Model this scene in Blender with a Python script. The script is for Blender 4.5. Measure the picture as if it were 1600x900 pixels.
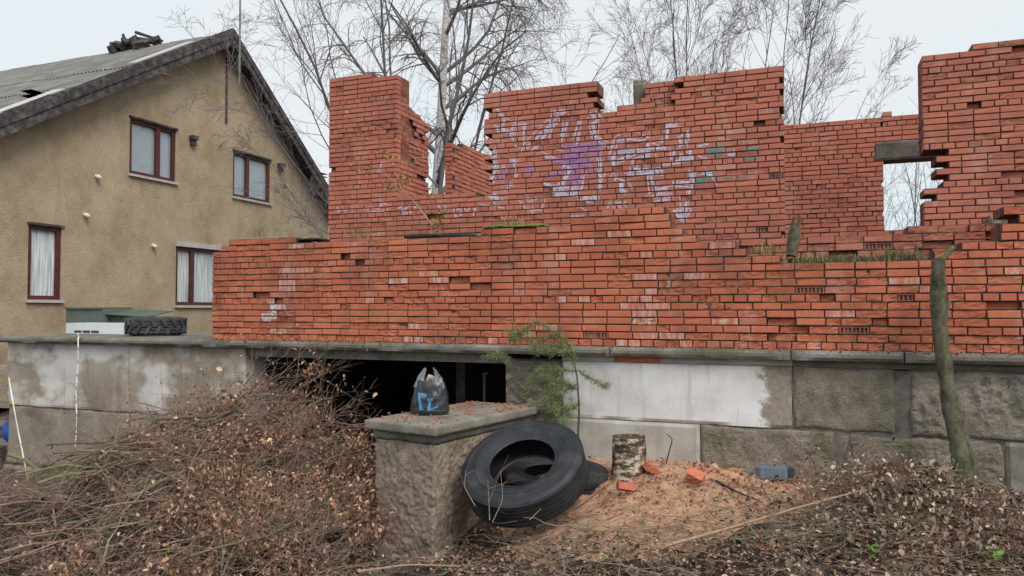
import bpy, bmesh, math, random
import numpy as np
from mathutils import Vector, Matrix

# ------------------------------------------------------------------ camera, sky, sun, exposure
for o in list(bpy.data.objects): bpy.data.objects.remove(o)
SC = bpy.context.scene
COL = SC.collection
EYE = 1.6
F = 1165.0                       # focal length in photo pixels (1600 wide)
PITCH = math.atan(35 / F)
cd = bpy.data.cameras.new('camera'); cam = bpy.data.objects.new('camera', cd); COL.objects.link(cam)
cd.sensor_width = 36; cd.lens = 36 * F / 1600; cd.clip_start = 0.05; cd.clip_end = 3000
cam.location = (0, 0, EYE); cam.rotation_euler = (math.pi / 2 + PITCH, 0, 0)
SC.camera = cam
SUN_EL, SUN_AZ = math.radians(48), math.radians(150)      # soft overcast light from behind the camera
W_ = bpy.data.worlds.new('World'); SC.world = W_; W_.use_nodes = True
nt = W_.node_tree; nt.nodes.clear()
out = nt.nodes.new('ShaderNodeOutputWorld'); bg = nt.nodes.new('ShaderNodeBackground')
sky = nt.nodes.new('ShaderNodeTexSky'); sky.sky_type = 'NISHITA'; sky.sun_disc = False
sky.sun_elevation = SUN_EL; sky.sun_rotation = SUN_AZ; sky.dust_density = 3; sky.air_density = 1
tc = nt.nodes.new('ShaderNodeTexCoord')
cn = nt.nodes.new('ShaderNodeTexNoise'); cn.inputs['Scale'].default_value = 1.6; cn.inputs['Detail'].default_value = 5
cn.inputs['Roughness'].default_value = .45
nt.links.new(tc.outputs['Generated'], cn.inputs['Vector'])
cr = nt.nodes.new('ShaderNodeValToRGB')
cr.color_ramp.elements[0].position = .36; cr.color_ramp.elements[0].color = (4.05, 4.95, 5.45, 1)
cr.color_ramp.elements[1].position = .58; cr.color_ramp.elements[1].color = (4.95, 5.15, 5.25, 1)
nt.links.new(cn.outputs['Fac'], cr.inputs['Fac'])
mx = nt.nodes.new('ShaderNodeMix'); mx.data_type = 'RGBA'; mx.inputs[0].default_value = .93   # cloud cover over the blue
nt.links.new(sky.outputs['Color'], mx.inputs[6]); nt.links.new(cr.outputs['Color'], mx.inputs[7])
nt.links.new(mx.outputs[2], bg.inputs['Color']); bg.inputs['Strength'].default_value = .1
nt.links.new(bg.outputs[0], out.inputs[0])
sd = bpy.data.lights.new('sun', 'SUN'); so = bpy.data.objects.new('sun', sd); COL.objects.link(so)
sd.energy = 1.5; sd.angle = math.radians(35); sd.color = (1, .96, .9)
so.rotation_euler = (math.pi / 2 - SUN_EL, 0, math.pi - SUN_AZ + math.pi)
so.rotation_euler = Vector((-math.sin(SUN_AZ) * math.cos(SUN_EL), -math.cos(SUN_AZ) * math.cos(SUN_EL), -math.sin(SUN_EL))).to_track_quat('-Z', 'Y').to_euler()
so.location = (0, 0, 30)
SC.view_settings.view_transform = 'Standard'; SC.view_settings.look = 'None'
SC.view_settings.exposure = 0.8; SC.view_settings.gamma = 1; SC.view_settings.use_curve_mapping = False

# ------------------------------------------------------------------ frame of the ruin: s along the front wall, n into depth, h up
ANG = math.radians(21.2)
D_ = Vector((math.cos(ANG), -math.sin(ANG), 0)); N_ = Vector((math.sin(ANG), math.cos(ANG), 0))
O_ = Vector((0, 8.13, 0))
def W(s, n, h): return O_ + D_ * s + N_ * n + Vector((0, 0, h))
def ray(x, y):
    r = Vector(((x - 800) / F, (450 - y) / F, -1))
    return Matrix.Rotation(math.pi / 2 + PITCH, 3, 'X') @ r
C0 = Vector((0, 0, EYE))
def at(x, y, n):                 # pixel -> (s, h) on the plane n behind the front wall
    r = ray(x, y); t = (O_ + N_ * n - C0).dot(N_) / r.dot(N_); p = C0 + r * t - O_
    return p.dot(D_), p.z
def at_side(x, y, s):            # pixel -> (n, h) on the cross plane at s
    r = ray(x, y); t = (O_ + D_ * s - C0).dot(D_) / r.dot(D_); p = C0 + r * t - O_
    return p.dot(N_), p.z
def at_y(x, y, Y):               # pixel -> world point at depth Y
    r = ray(x, y); return C0 + r * (Y / r.y)

# ------------------------------------------------------------------ helpers
RNG = np.random.default_rng(7); random.seed(7)
def tag(o, label=None, cat=None, group=None, kind=None):
    if label: o['label'] = label
    if cat: o['category'] = cat
    if group: o['group'] = group
    if kind: o['kind'] = kind
    return o
def empty(name, loc, rz=0.0, label=None, cat=None, group=None):
    o = bpy.data.objects.new(name, None); COL.objects.link(o); o.location = loc; o.rotation_euler = (0, 0, rz)
    o.empty_display_size = .2
    return tag(o, label, cat, group)
def mesh(name, v, f, m=None, smooth=False):
    me = bpy.data.meshes.new(name); me.from_pydata([tuple(map(float, p)) for p in v], [], [tuple(map(int, q)) for q in f]); me.update()
    if m: me.materials.append(m)
    if smooth: me.polygons.foreach_set('use_smooth', [True] * len(me.polygons))
    return me
def link(name, me, parent=None, loc=(0, 0, 0), rot=(0, 0, 0)):
    o = bpy.data.objects.new(name, me); COL.objects.link(o); o.parent = parent; o.location = loc; o.rotation_euler = rot
    return o
class MB:
    def __init__(self): self.v = []; self.f = []
    def add(self, v, f):
        b = len(self.v); self.v += [tuple(p) for p in v]; self.f += [tuple(i + b for i in q) for q in f]; return self
    def box(self, x0, x1, y0, y1, z0, z1, M=None):
        p = [Vector((x, y, z)) for x in (x0, x1) for y in (y0, y1) for z in (z0, z1)]
        if M is not None: p = [M @ q for q in p]
        return self.add(p, [(0, 1, 3, 2), (4, 6, 7, 5), (0, 4, 5, 1), (2, 3, 7, 6), (0, 2, 6, 4), (1, 5, 7, 3)])
    def prism(self, poly, z0, z1):          # poly in xy, extruded in z
        n = len(poly); v = [(x, y, z0) for x, y in poly] + [(x, y, z1) for x, y in poly]
        f = [tuple(range(n))[::-1], tuple(range(n, 2 * n))] + [(i, (i + 1) % n, n + (i + 1) % n, n + i) for i in range(n)]
        return self.add(v, f)
    def tube(self, pts, rad, sides=8, cap=True):
        v, f = tubes(np.array([pts], float), np.array([rad], float), sides); self.add(v, f)
        if cap:
            b = len(self.v) - len(v); n = len(pts)
            self.f.append(tuple(b + i for i in range(sides))[::-1]); self.f.append(tuple(b + (n - 1) * sides + i for i in range(sides)))
        return self
    def lathe(self, prof, seg=32, M=None):
        v = []; n = len(prof)
        for k in range(seg):
            a = 2 * math.pi * k / seg
            for r, z in prof:
                p = Vector((r * math.cos(a), r * math.sin(a), z)); v.append(M @ p if M is not None else p)
        f = [(k * n + i, ((k + 1) % seg) * n + i, ((k + 1) % seg) * n + i + 1, k * n + i + 1) for k in range(seg) for i in range(n - 1)]
        return self.add(v, f)
    def build(self, name, m, parent=None, loc=(0, 0, 0), rot=(0, 0, 0), smooth=False):
        return link(name, mesh(name, self.v, self.f, m, smooth), parent, loc, rot)
def tubes(P, R, sides=4):                   # P (T,N,3) R (T,N) -> verts, faces (vectorised)
    T, N, _ = P.shape
    tan = np.gradient(P, axis=1); tan /= np.linalg.norm(tan, axis=2, keepdims=True) + 1e-9
    ref = np.where(np.abs(tan[:, :1, 2:3]) > .8, np.array([1., 0, 0]), np.array([0, 0, 1.]))
    u = np.cross(tan, np.broadcast_to(ref, tan.shape)); u /= np.linalg.norm(u, axis=2, keepdims=True) + 1e-9
    w = np.cross(tan, u)
    a = np.arange(sides) * 2 * np.pi / sides
    v = P[:, :, None, :] + R[:, :, None, None] * (np.cos(a)[None, None, :, None] * u[:, :, None, :] + np.sin(a)[None, None, :, None] * w[:, :, None, :])
    idx = np.arange(T * N * sides).reshape(T, N, sides)
    q = np.stack([idx[:, :-1], np.roll(idx, -1, 2)[:, :-1], np.roll(idx, -1, 2)[:, 1:], idx[:, 1:]], -1).reshape(-1, 4)
    return v.reshape(-1, 3), q
def np_mesh(name, v, f, m=None, col=None, smooth=False):   # fast mesh from arrays; f (n,k) ; col per-vertex rgb
    me = bpy.data.meshes.new(name); v = np.asarray(v, np.float32); f = np.asarray(f, np.int32); k = f.shape[1]
    me.vertices.add(len(v)); me.vertices.foreach_set('co', v.ravel())
    me.loops.add(f.size); me.loops.foreach_set('vertex_index', f.ravel())
    me.polygons.add(len(f)); me.polygons.foreach_set('loop_start', np.arange(len(f), dtype=np.int32) * k)
    me.update(calc_edges=True)
    if smooth: me.polygons.foreach_set('use_smooth', np.ones(len(f), bool))
    if col is not None:
        a = me.attributes.new('tint', 'FLOAT_COLOR', 'POINT'); c = np.ones((len(v), 4), np.float32); c[:, :3] = col
        a.data.foreach_set('color', c.ravel())
    if m: me.materials.append(m)
    return me
_L = np.random.default_rng(3).random((64, 64, 64))
def vnoise(p, scale=1.0, octv=3):           # value noise on (n,3) points, about -.5 .. .5
    p = np.asarray(p, float) * scale; tot = np.zeros(len(p)); amp = 1; norm = 0
    for o in range(octv):
        q = p + o * 17.3; i = np.floor(q).astype(int); fr = q - i; fr = fr * fr * (3 - 2 * fr); i %= 63
        g = lambda a, b, c: _L[i[:, 0] + a, i[:, 1] + b, i[:, 2] + c]
        x, y, z = fr.T
        c = ((g(0,0,0)*(1-x)+g(1,0,0)*x)*(1-y)+(g(0,1,0)*(1-x)+g(1,1,0)*x)*y)*(1-z)+((g(0,0,1)*(1-x)+g(1,0,1)*x)*(1-y)+(g(0,1,1)*(1-x)+g(1,1,1)*x)*y)*z
        tot += amp * (c - .5); norm += amp; amp *= .5; p = p * 2.03
    return tot / norm
def sst(a, b, x):
    t = np.clip((np.asarray(x, float) - a) / (b - a), 0, 1); return t * t * (3 - 2 * t)
def clip_poly(poly, x0, x1, y0, y1):
    def cut(P, ax, val, keep):
        r = []
        for i in range(len(P)):
            a, b = P[i], P[(i + 1) % len(P)]; ia = keep(a[ax], val); ib = keep(b[ax], val)
            if ia: r.append(a)
            if ia != ib:
                t = (val - a[ax]) / (b[ax] - a[ax]); r.append((a[0] + (b[0] - a[0]) * t, a[1] + (b[1] - a[1]) * t))
        return r
    ge = lambda u, w: u >= w; le = lambda u, w: u <= w
    for ax, val, k in ((0, x0, ge), (0, x1, le), (1, y0, ge), (1, y1, le)):
        poly = cut(poly, ax, val, k)
        if len(poly) < 3: return []
    return poly

# ------------------------------------------------------------------ materials
class NT:
    def __init__(self, name):
        self.m = bpy.data.materials.new(name); self.m.use_nodes = True; self.t = self.m.node_tree
        self.b = self.t.nodes['Principled BSDF']; self.b.inputs['Roughness'].default_value = .9
        self.b.inputs['Specular IOR Level'].default_value = .3
    def n(self, typ, **kw):
        x = self.t.nodes.new(typ)
        for k, v in kw.items():
            if k in x.inputs: x.inputs[k].default_value = v
            else: setattr(x, k, v)
        return x
    def l(self, a, b): self.t.links.new(a, b)
    def pos(self, sx=1, sy=1, sz=1, obj=False):
        g = self.n('ShaderNodeTexCoord').outputs['Object'] if obj else self.n('ShaderNodeNewGeometry').outputs['Position']
        mp = self.n('ShaderNodeMapping'); mp.inputs['Scale'].default_value = (sx, sy, sz); self.l(g, mp.inputs['Vector']); return mp.outputs[0]
    def noise(self, scale, detail=4, rough=.55, vec=None, dist=0):
        x = self.n('ShaderNodeTexNoise'); x.inputs['Scale'].default_value = scale; x.inputs['Detail'].default_value = detail
        x.inputs['Roughness'].default_value = rough; x.inputs['Distortion'].default_value = dist
        self.l(vec if vec is not None else self.pos(), x.inputs['Vector']); return x.outputs['Fac']
    def ramp(self, fac, stops):
        r = self.n('ShaderNodeValToRGB'); e = r.color_ramp.elements
        while len(e) < len(stops): e.new(.5)
        for el, (p, c) in zip(e, stops):
            el.position = p; el.color = (c, c, c, 1) if isinstance(c, (int, float)) else (*c, 1)
        self.l(fac, r.inputs['Fac']); return r.outputs['Color']
    def mix(self, fac, a, b, mode='MIX'):
        x = self.n('ShaderNodeMix', data_type='RGBA', blend_type=mode)
        for i, val in ((0, fac), (6, a), (7, b)):
            if isinstance(val, (int, float)): x.inputs[i].default_value = val
            elif isinstance(val, tuple): x.inputs[i].default_value = (*val, 1)
            else: self.l(val, x.inputs[i])
        return x.outputs[2]
    def math(self, op, a, b=0.0):
        x = self.n('ShaderNodeMath', operation=op)
        for i, val in ((0, a), (1, b)):
            if isinstance(val, (int, float)): x.inputs[i].default_value = val
            else: self.l(val, x.inputs[i])
        return x.outputs[0]
    def rnd(self):                          # a random number for each object, shifted by the mesh attribute
        o = self.n('ShaderNodeObjectInfo').outputs['Random']; a = self.n('ShaderNodeAttribute', attribute_name='rnd').outputs['Fac']
        return self.math('FRACT', self.math('ADD', o, a))
    def bump(self, h, strength=.5, dist=.01):
        b = self.n('ShaderNodeBump', Strength=strength, Distance=dist); self.l(h, b.inputs['Height']); self.l(b.outputs[0], self.b.inputs['Normal'])
    def done(self, col=None, rough=None):
        if col is not None:
            if isinstance(col, tuple): self.b.inputs['Base Color'].default_value = (*col, 1)
            else: self.l(col, self.b.inputs['Base Color'])
        if rough is not None: self.b.inputs['Roughness'].default_value = rough
        return self.m
def simple(name, stops, scale=8, rough=.9, bump=.4, bscale=60, dist=.006, detail=5, obj=False, spec=None):
    t = NT(name); v = t.pos(obj=obj); c = t.ramp(t.noise(scale, detail, .6, v), stops)
    t.bump(t.noise(bscale, 4, .6, v), bump, dist)
    if spec is not None: t.b.inputs['Specular IOR Level'].default_value = spec
    return t.done(c, rough)
def brick_mat(name, tones, white=0.0, soot=.5, rough_bump=.35):
    t = NT(name); r = t.rnd()
    c = t.ramp(r, [(i / (len(tones) - 1), k) for i, k in enumerate(tones)])
    n1 = t.noise(28, 5, .65); c = t.mix(t.ramp(n1, [(.35, 0.0), (.7, .35)]), c, (.30, .075, .04))
    n2 = t.noise(1.3, 7, .68); c = t.mix(t.ramp(n2, [(.46, 0.0), (.70, soot)]), c, (.12, .055, .042))
    n4 = t.noise(2.6, 6, .7, t.pos(1.2, 1.2, .5)); c = t.mix(t.ramp(n4, [(.55, 0.0), (.76, .42 + white * .3)]), c, (.60, .44, .38))
    if white:
        n3 = t.noise(9, 5, .7, t.pos(2.2, 2.2, .5)); c = t.mix(t.ramp(n3, [(.42, 0.0), (.64, white)]), c, (.68, .54, .50))
    t.bump(t.noise(120, 4, .7), rough_bump, .004)
    return t.done(c, .88)
LOW = [((r + .56) / 2, (g * 1.18 + .17) / 2, (b * 1.4 + .088) / 2) for r, g, b in [(.52, .125, .055), (.60, .165, .07), (.46, .105, .05), (.63, .19, .085), (.55, .14, .06), (.40, .09, .05), (.58, .15, .065)]]
UPP = [((r * .97 + .56) / 2, (g * 1.25 + .195) / 2, (b * 1.3 + .13) / 2) for r, g, b in [(.46, .115, .072), (.51, .14, .085), (.40, .095, .062), (.54, .155, .10), (.48, .12, .075), (.36, .085, .06)]]
MATS = {
    'low': brick_mat('orange_brick', LOW, soot=.72), 'low_sp': brick_mat('broken_orange_brick', [tuple(k * .93 for k in c) for c in LOW], soot=.65, rough_bump=1.0),
    'low_wh': brick_mat('whitened_brick', LOW, white=.62), 'up': brick_mat('red_brick', UPP, soot=.42),
    'up_sp': brick_mat('broken_red_brick', [tuple(k * .88 for k in c) for c in UPP], soot=.7, rough_bump=1.0), 'up_wh': brick_mat('pale_red_brick', UPP, white=.3),
}
MORTAR = simple('mortar', [(.28, (.04, .034, .03)), (.5, (.085, .07, .06)), (.74, (.22, .185, .16))], 4, bump=.8, bscale=90)
INNER = simple('inner_masonry', [(.3, (.10, .035, .022)), (.5, (.27, .08, .045)), (.7, (.2, .14, .11))], 9, bump=1, bscale=40, dist=.02)

# ------------------------------------------------------------------ brick pieces (shared meshes)
def brick_geo(kind, w, rng):
    H, Dp = .0617, .115; x, z = w / 2 - .0015, H / 2
    if kind == 'plain':
        j = lambda: rng.uniform(-.0018, .0018)
        c = .0035; v = []
        for (sx, sz) in ((-1, -1), (1, -1), (1, 1), (-1, 1)): v.append((sx * (x - c) + j(), j() * .8, sz * (z - c) + j()))
        for (sx, sz) in ((-1, -1), (1, -1), (1, 1), (-1, 1)): v.append((sx * x, c, sz * z))
        for (sx, sz) in ((-1, -1), (1, -1), (1, 1), (-1, 1)): v.append((sx * x, Dp, sz * z))
        for q in range(4):
            if rng.random() < .09: v[q] = (v[q][0] * rng.uniform(.86, .97), rng.uniform(.001, .008), v[q][2] * rng.uniform(.5, .9))
        f = [(0, 1, 2, 3)]
        for i in range(4):
            k = (i + 1) % 4; f += [(i, 4 + i, 4 + k, k), (4 + i, 8 + i, 8 + k, 4 + k)]
        return v, f + [(11, 10, 9, 8)]
    if kind == 'hollow':
        mb = MB(); mb.box(-x, x, .05, Dp, -z, z); n = max(3, int(w / .034))
        for i in range(n + 1):
            cx = -x + .006 + (w - .012) * i / n; d = rng.uniform(.004, .022)
            mb.box(cx - .006, cx + .006, d, .0497, -z + .006, z - .006)
        mb.box(-x, x, rng.uniform(.008, .02), .0495, -z, -z + .0058); mb.box(-x, x, rng.uniform(.008, .02), .0495, z - .0058, z)
        return mb.v, mb.f
    nx, nz = (7 if w > .18 else 4), 3              # spalled: rough broken face
    v = []; side = rng.random() * 6.28; deep = rng.uniform(.003, .017)
    for a in range(nz + 1):
        for b in range(nx + 1):
            u, t = b / nx, a / nz
            e = deep * (.35 + .65 * (.5 + .5 * math.sin(side + u * 3.2 + t * 1.4))) + rng.uniform(-.005, .005)
            v.append((-x + w * u + (rng.uniform(-.004, .004) if 0 < b < nx else 0), max(.001, e), -z + H * t + (rng.uniform(-.006, .004) if a in (0, nz) else rng.uniform(-.007, .007)) * (.6 if a in (0, nz) else 1)))
    f = [(a * (nx + 1) + b, a * (nx + 1) + b + 1, (a + 1) * (nx + 1) + b + 1, (a + 1) * (nx + 1) + b) for a in range(nz) for b in range(nx)]
    n0 = len(v); v += [(-x, Dp, -z), (x, Dp, -z), (x, Dp, z), (-x, Dp, z)]
    bot = list(range(nx + 1)); top = list(range(nz * (nx + 1), nz * (nx + 1) + nx + 1))
    f += [tuple(bot[::-1]) + (n0, n0 + 1), tuple(top) + (n0 + 2, n0 + 3)]
    lf = [a * (nx + 1) for a in range(nz + 1)]; rt = [a * (nx + 1) + nx for a in range(nz + 1)]
    f += [tuple(lf) + (n0 + 3, n0), tuple(rt[::-1]) + (n0 + 1, n0 + 2), (n0 + 3, n0 + 2, n0 + 1, n0)]
    return v, f
GEO = {}; BME = {}
_r = random.Random(11)
for kd, cnt in (('plain', 12), ('spalled', 10), ('hollow', 4)):
    for wk, w in (('s', .25), ('h', .12), ('q', .185)):
        for i in range(cnt): GEO[kd, wk, i] = brick_geo(kd, w, _r)
CNT = {'plain': 12, 'spalled': 10, 'hollow': 4}; WID = {'s': .25, 'h': .12, 'q': .185}
def brick_me(kd, wk, i, mk):
    key = (kd, wk, i, mk)
    if key not in BME: BME[key] = mesh('brick_' + kd, *GEO[kd, wk, i], MATS[mk])
    return BME[key]

class Wall:
    """A wall thing: panels of bricks; the 300 nearest bricks are objects, the rest one part."""
    def __init__(self, s, n, h, label, name='brick_wall', cat='brick wall', group=None):
        self.s, self.n, self.h = s, n, h; self.e = empty(name, W(s, n, h), -ANG, label, cat, group); self.items = []; self.mo = MB(); self.co = MB(); self.faces = []
    def panel(self, a0, a1, h0, h1, inside, style, cls='low', thick=.38, org=(0, 0), phi=0.0, seed=1, hdr=6, hoff=3, phase=0.0, core=True):
        # a runs along the panel in metres from org; style(a,h,rng) -> (kind, white) or None where a brick is missing
        rng = random.Random(seed); R = Matrix.Translation((org[0], org[1], 0)) @ Matrix.Rotation(phi, 4, 'Z')
        k = 0; hh = h0
        while hh + .03 < h1:
            head = (k % hdr == hoff); p = a0 - (.13 if k % 2 else 0) - phase - (.065 if head else 0)
            while p < a1 - .02:
                w = .12 if head else .25
                if not head and rng.random() < .06: w = .12
                x0, x1 = max(p, a0), min(p + w, a1); p += w + .0105 + rng.uniform(-.002, .003)
                if x1 - x0 < .045: continue
                cx, cz = (x0 + x1) / 2, hh + .0325
                if not inside(cx, cz): continue
                st = style(cx, cz, rng)
                e0 = x0 - (.0052 if x0 > a0 + .001 else -.004); e1 = x1 + (.0052 if x1 < a1 - .001 else -.004)
                d0 = .10 if st is None else (rng.uniform(.010, .018) if st[0] == 'plain' else rng.uniform(.016, .026))
                if st is None:
                    self.cbox(R, e0, e1, .098, .1199, hh - .0051, hh + .0701)
                else:
                    self.mbox(R, e0, e1, d0, .1199, hh - .0051, hh + .0701)
                if core: self.cbox(R, e0, e1, .12, thick, hh - .005, hh + .07)
                deep = 0.0
                if st is None: st = ('spalled', False); deep = rng.uniform(.03, .06)
                kd, wh = st; L = x1 - x0; wk = 's' if L > .215 else ('q' if L > .15 else 'h')
                jit = deep + rng.uniform(-.002, .002) + (rng.uniform(-.008, .004) if rng.random() < .03 else 0)
                M = R @ Matrix.Translation((cx, jit, cz + rng.uniform(-.0015, .0015))) @ Matrix.Rotation(rng.uniform(-.006, .006), 4, 'Y') @ Matrix.Diagonal((L / WID[wk], 1, 1, 1))
                mk = cls + ('_wh' if wh else ('_sp' if kd != 'plain' else ''))
                self.items.append((M, kd, wk, rng.randrange(CNT[kd]), mk))
                if kd == 'plain' and phi == 0: self.faces.append((x0, x1, hh, hh + .065, jit))
            hh += .075 + rng.uniform(-.0006, .0006); k += 1
    def _cell(self, mb, R, a, b, c, d, e, f): mb.box(a, b, c, d, e, f, R)
    def mbox(self, R, *a): self._cell(self.mo, R, *a)
    def cbox(self, R, *a): self._cell(self.co, R, *a)
    def finish(self, limit=300):
        if self.mo.v: self.mo.build('mortar', MORTAR, self.e)
        if self.co.v: self.co.build('inner_masonry', INNER, self.e)
        base = Matrix.Translation(W(self.s, self.n, self.h)) @ Matrix.Rotation(-ANG, 4, 'Z')
        self.items.sort(key=lambda it: ((base @ it[0]).translation - C0).length)
        for M, kd, wk, i, mk in self.items[:limit]:
            o = link('brick', brick_me(kd, wk, i, mk), self.e); o.matrix_local = M
        rest = self.items[limit:]
        for mk in sorted({r[4] for r in rest}):
            V, Fc, A = [], [], []; rg = random.Random(5)
            for M, kd, wk, i, m2 in rest:
                if m2 != mk: continue
                v, f = GEO[kd, wk, i]; b = len(V); V += [M @ Vector(p) for p in v]; Fc += [tuple(q + b for q in g) for g in f]; A += [rg.random()] * len(v)
            me = mesh('bricks', V, Fc, MATS[mk]); at_ = me.attributes.new('rnd', 'FLOAT', 'POINT'); at_.data.foreach_set('value', A)
            tag(link('bricks', me, self.e), kind='stuff')
        return self.e
    def paint(self, strokes, m, name='graffiti'):      # strokes: polylines with width, in (s,h); the paint lies on the brick faces only
        mb = MB()
        for pts, wd in strokes:
            for (ax, ay), (bx, by) in zip(pts[:-1], pts[1:]):
                L = math.hypot(bx - ax, by - ay)
                if L < 1e-5: continue
                ux, uy = (bx - ax) / L, (by - ay) / L; ax2, ay2, bx2, by2 = ax - ux * wd * .3, ay - uy * wd * .3, bx + ux * wd * .3, by + uy * wd * .3
                q = [(ax2 - uy * wd / 2, ay2 + ux * wd / 2), (ax2 + uy * wd / 2, ay2 - ux * wd / 2), (bx2 + uy * wd / 2, by2 - ux * wd / 2), (bx2 - uy * wd / 2, by2 + ux * wd / 2)]
                q = [(a - self.s, b - self.h) for a, b in q]
                xs = [p[0] for p in q]; ys = [p[1] for p in q]
                for k, (x0, x1, z0, z1, jit) in enumerate(self.faces):
                    if x1 < min(xs) or x0 > max(xs) or z1 < min(ys) or z0 > max(ys): continue
                    c = clip_poly(q, x0 + .004, x1 - .004, z0 + .004, z1 - .004)
                    if len(c) >= 3:
                        off = jit - .0028 - .0003 * (len(mb.v) % 7)
                        mb.add([(a, off, b) for a, b in c], [tuple(range(len(c)))])
        if mb.v: tag(mb.build(name, m, self.e), kind='stuff')
def poly_top(pix, n):
    P = [at(x, y, n) for x, y in pix]; S = [p[0] for p in P]; Hh = [p[1] for p in P]
    for i in range(1, len(S)): S[i] = max(S[i], S[i - 1] + 1e-4)
    return lambda s: float(np.interp(s, S, Hh))

# ------------------------------------------------------------------ ground
def smooth_left(x): return sst(.7, -1.5, x)
def ground_h(x, y):
    x = np.asarray(x, float); y = np.asarray(y, float)
    d = -.72 * smooth_left(x) * sst(2.2, 6.4, y) * (1 - sst(13, 17, y))
    d = d - .16 * np.exp(-((x - .1) / .8) ** 2 - ((y - 6.0) / .9) ** 2)
    d = d + .05 * np.sin(x * 1.3 + 1) * np.sin(y * .9) * sst(40, 10, np.abs(y))
    p = np.stack([np.ravel(x), np.ravel(y), np.zeros(x.size)], 1)
    return d + (.10 * vnoise(p, 1.7, 3) + .05 * vnoise(p, 7, 2)).reshape(x.shape) * sst(60, 14, np.abs(y))
ax = np.unique(np.concatenate([np.linspace(-8, 7, 190), np.linspace(-30, 30, 61), np.geomspace(30, 1500, 14), -np.geomspace(30, 1500, 14)]))
ay = np.unique(np.concatenate([np.linspace(1.5, 12, 140), np.linspace(-30, 60, 61), np.geomspace(60, 1500, 14), -np.geomspace(30, 1500, 10)]))
X, Y = np.meshgrid(ax, ay); Z = ground_h(X, Y)
idx = np.arange(X.size).reshape(X.shape)
q = np.stack([idx[:-1, :-1], idx[:-1, 1:], idx[1:, 1:], idx[1:, :-1]], -1).reshape(-1, 4)
t = NT('leafy_soil'); v = t.pos()
c = t.ramp(t.noise(26, 6, .7, v), [(.3, (.018, .012, .009)), (.5, (.05, .032, .024)), (.62, (.10, .06, .042)), (.75, (.17, .11, .08))])
c = t.mix(t.ramp(t.noise(1.4, 6, .65, v), [(.5, 0.0), (.66, .85)]), c, t.ramp(t.noise(40, 5, .7, v), [(.3, (.17, .11, .075)), (.7, (.40, .29, .2))]))
t.bump(t.noise(45, 6, .75, v), 1, .03); SOIL = t.done(c, .95)
tag(link('ground', np_mesh('ground', np.stack([X.ravel(), Y.ravel(), Z.ravel()], 1), q, SOIL, smooth=True)), kind='structure')
def sand_h(x, y): return .20 * np.exp(-((x - 1.45) / .95) ** 2 - ((y - 6.75) / .85) ** 2) + .09 * np.exp(-((x - .95) / .6) ** 2 - ((y - 5.9) / .6) ** 2)
def brush_h(x, y):
    rx = np.where(x < -2.5, 1.5, .80)
    a = 1.22 * np.exp(-((x + 2.6) / rx) ** 2 - ((y - 8.3) / 1.15) ** 2) + .50 * np.exp(-((x + 4.4) / 1.5) ** 2 - ((y - 8.2) / 1.2) ** 2) + .42 * np.exp(-((x + 2.6) / 1.5) ** 2 - ((y - 6.6) / .9) ** 2)
    return a * (1 - sst(-1.35, -1.05, x) * .8)
def heap_h(x, y): return .33 * np.exp(-((x - 3.15) / np.where(x < 3.15, .36, .75)) ** 2 - ((y - 5.85) / .45) ** 2) + .12 * np.exp(-((x - 2.3) / .8) ** 2 - ((y - 5.1) / .45) ** 2) + .26 * np.exp(-((x + .95) / .55) ** 2 - ((y - 5.75) / .42) ** 2)
def surf(x, y):
    x, y = np.atleast_1d(np.asarray(x, float)), np.atleast_1d(np.asarray(y, float)); return ground_h(x, y) + sand_h(x, y)
def gz(x, y): return float(surf(x, y)[0])
def on_ground(px, py, lift=0.0):             # where the line of sight of a photo point meets the ground
    r = ray(px, py); ts = np.linspace(3, 14, 1500) / r.y; p = np.array(C0)[None] + np.array(r)[None] * ts[:, None]
    k = np.argmax(p[:, 2] < surf(p[:, 0], p[:, 1])); q = p[k]; return Vector((q[0], q[1], gz(q[0], q[1]) + lift))

# ------------------------------------------------------------------ concrete
def concrete(name, stops, moss=.0, white=0.0, bump=.6, bscale=40, scale=3.0, streak=0.0, speck=.45, wr=(.40, .56)):
    t = NT(name); v = t.pos(); c = t.ramp(t.noise(scale, 7, .65, v), stops)
    c = t.mix(t.ramp(t.noise(55, 4, .7, v), [(.35, speck), (.6, 0.0)]), c, tuple(k * .45 for k in stops[0][1]))
    if streak:
        c = t.mix(t.ramp(t.noise(3.2, 5, .6, t.pos(2.5, 2.5, .25)), [(.45, 0.0), (.68, streak)]), c, (.23, .16, .12))
    if white: c = t.mix(t.ramp(t.noise(1.4, 5, .55, t.pos(.8, .8, 1.2)), [(wr[0], 0.0), (wr[1], white)]), c, (.66, .64, .62))
    if moss: c = t.mix(t.ramp(t.noise(2.3, 6, .65, v), [(.5, 0.0), (.66, moss)]), c, (.085, .095, .035))
    t.bump(t.noise(bscale, 6, .7, v), bump, .02); return t.done(c, .93)
GR = [(.3, (.17, .145, .12)), (.5, (.27, .24, .205)), (.7, (.36, .325, .285))]
DK = [(.3, (.15, .125, .10)), (.5, (.27, .23, .19)), (.7, (.38, .33, .28))]
t = NT('white_painted_concrete'); v = t.pos(obj=True); c = t.ramp(t.noise(1.6, 6, .6, v), [(.3, (.52, .49, .46)), (.5, (.70, .69, .68)), (.7, (.82, .82, .83))])
c = t.mix(t.ramp(t.noise(3.4, 5, .65, t.pos(2.6, 2.6, .22, obj=True)), [(.52, 0.0), (.72, .5)]), c, (.40, .34, .29))
sx = t.n('ShaderNodeSeparateXYZ'); t.l(v, sx.inputs[0]); bare = t.math('ADD', sx.outputs['X'], t.math('MULTIPLY', t.noise(3.5, 8, .75, v), .9))
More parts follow.
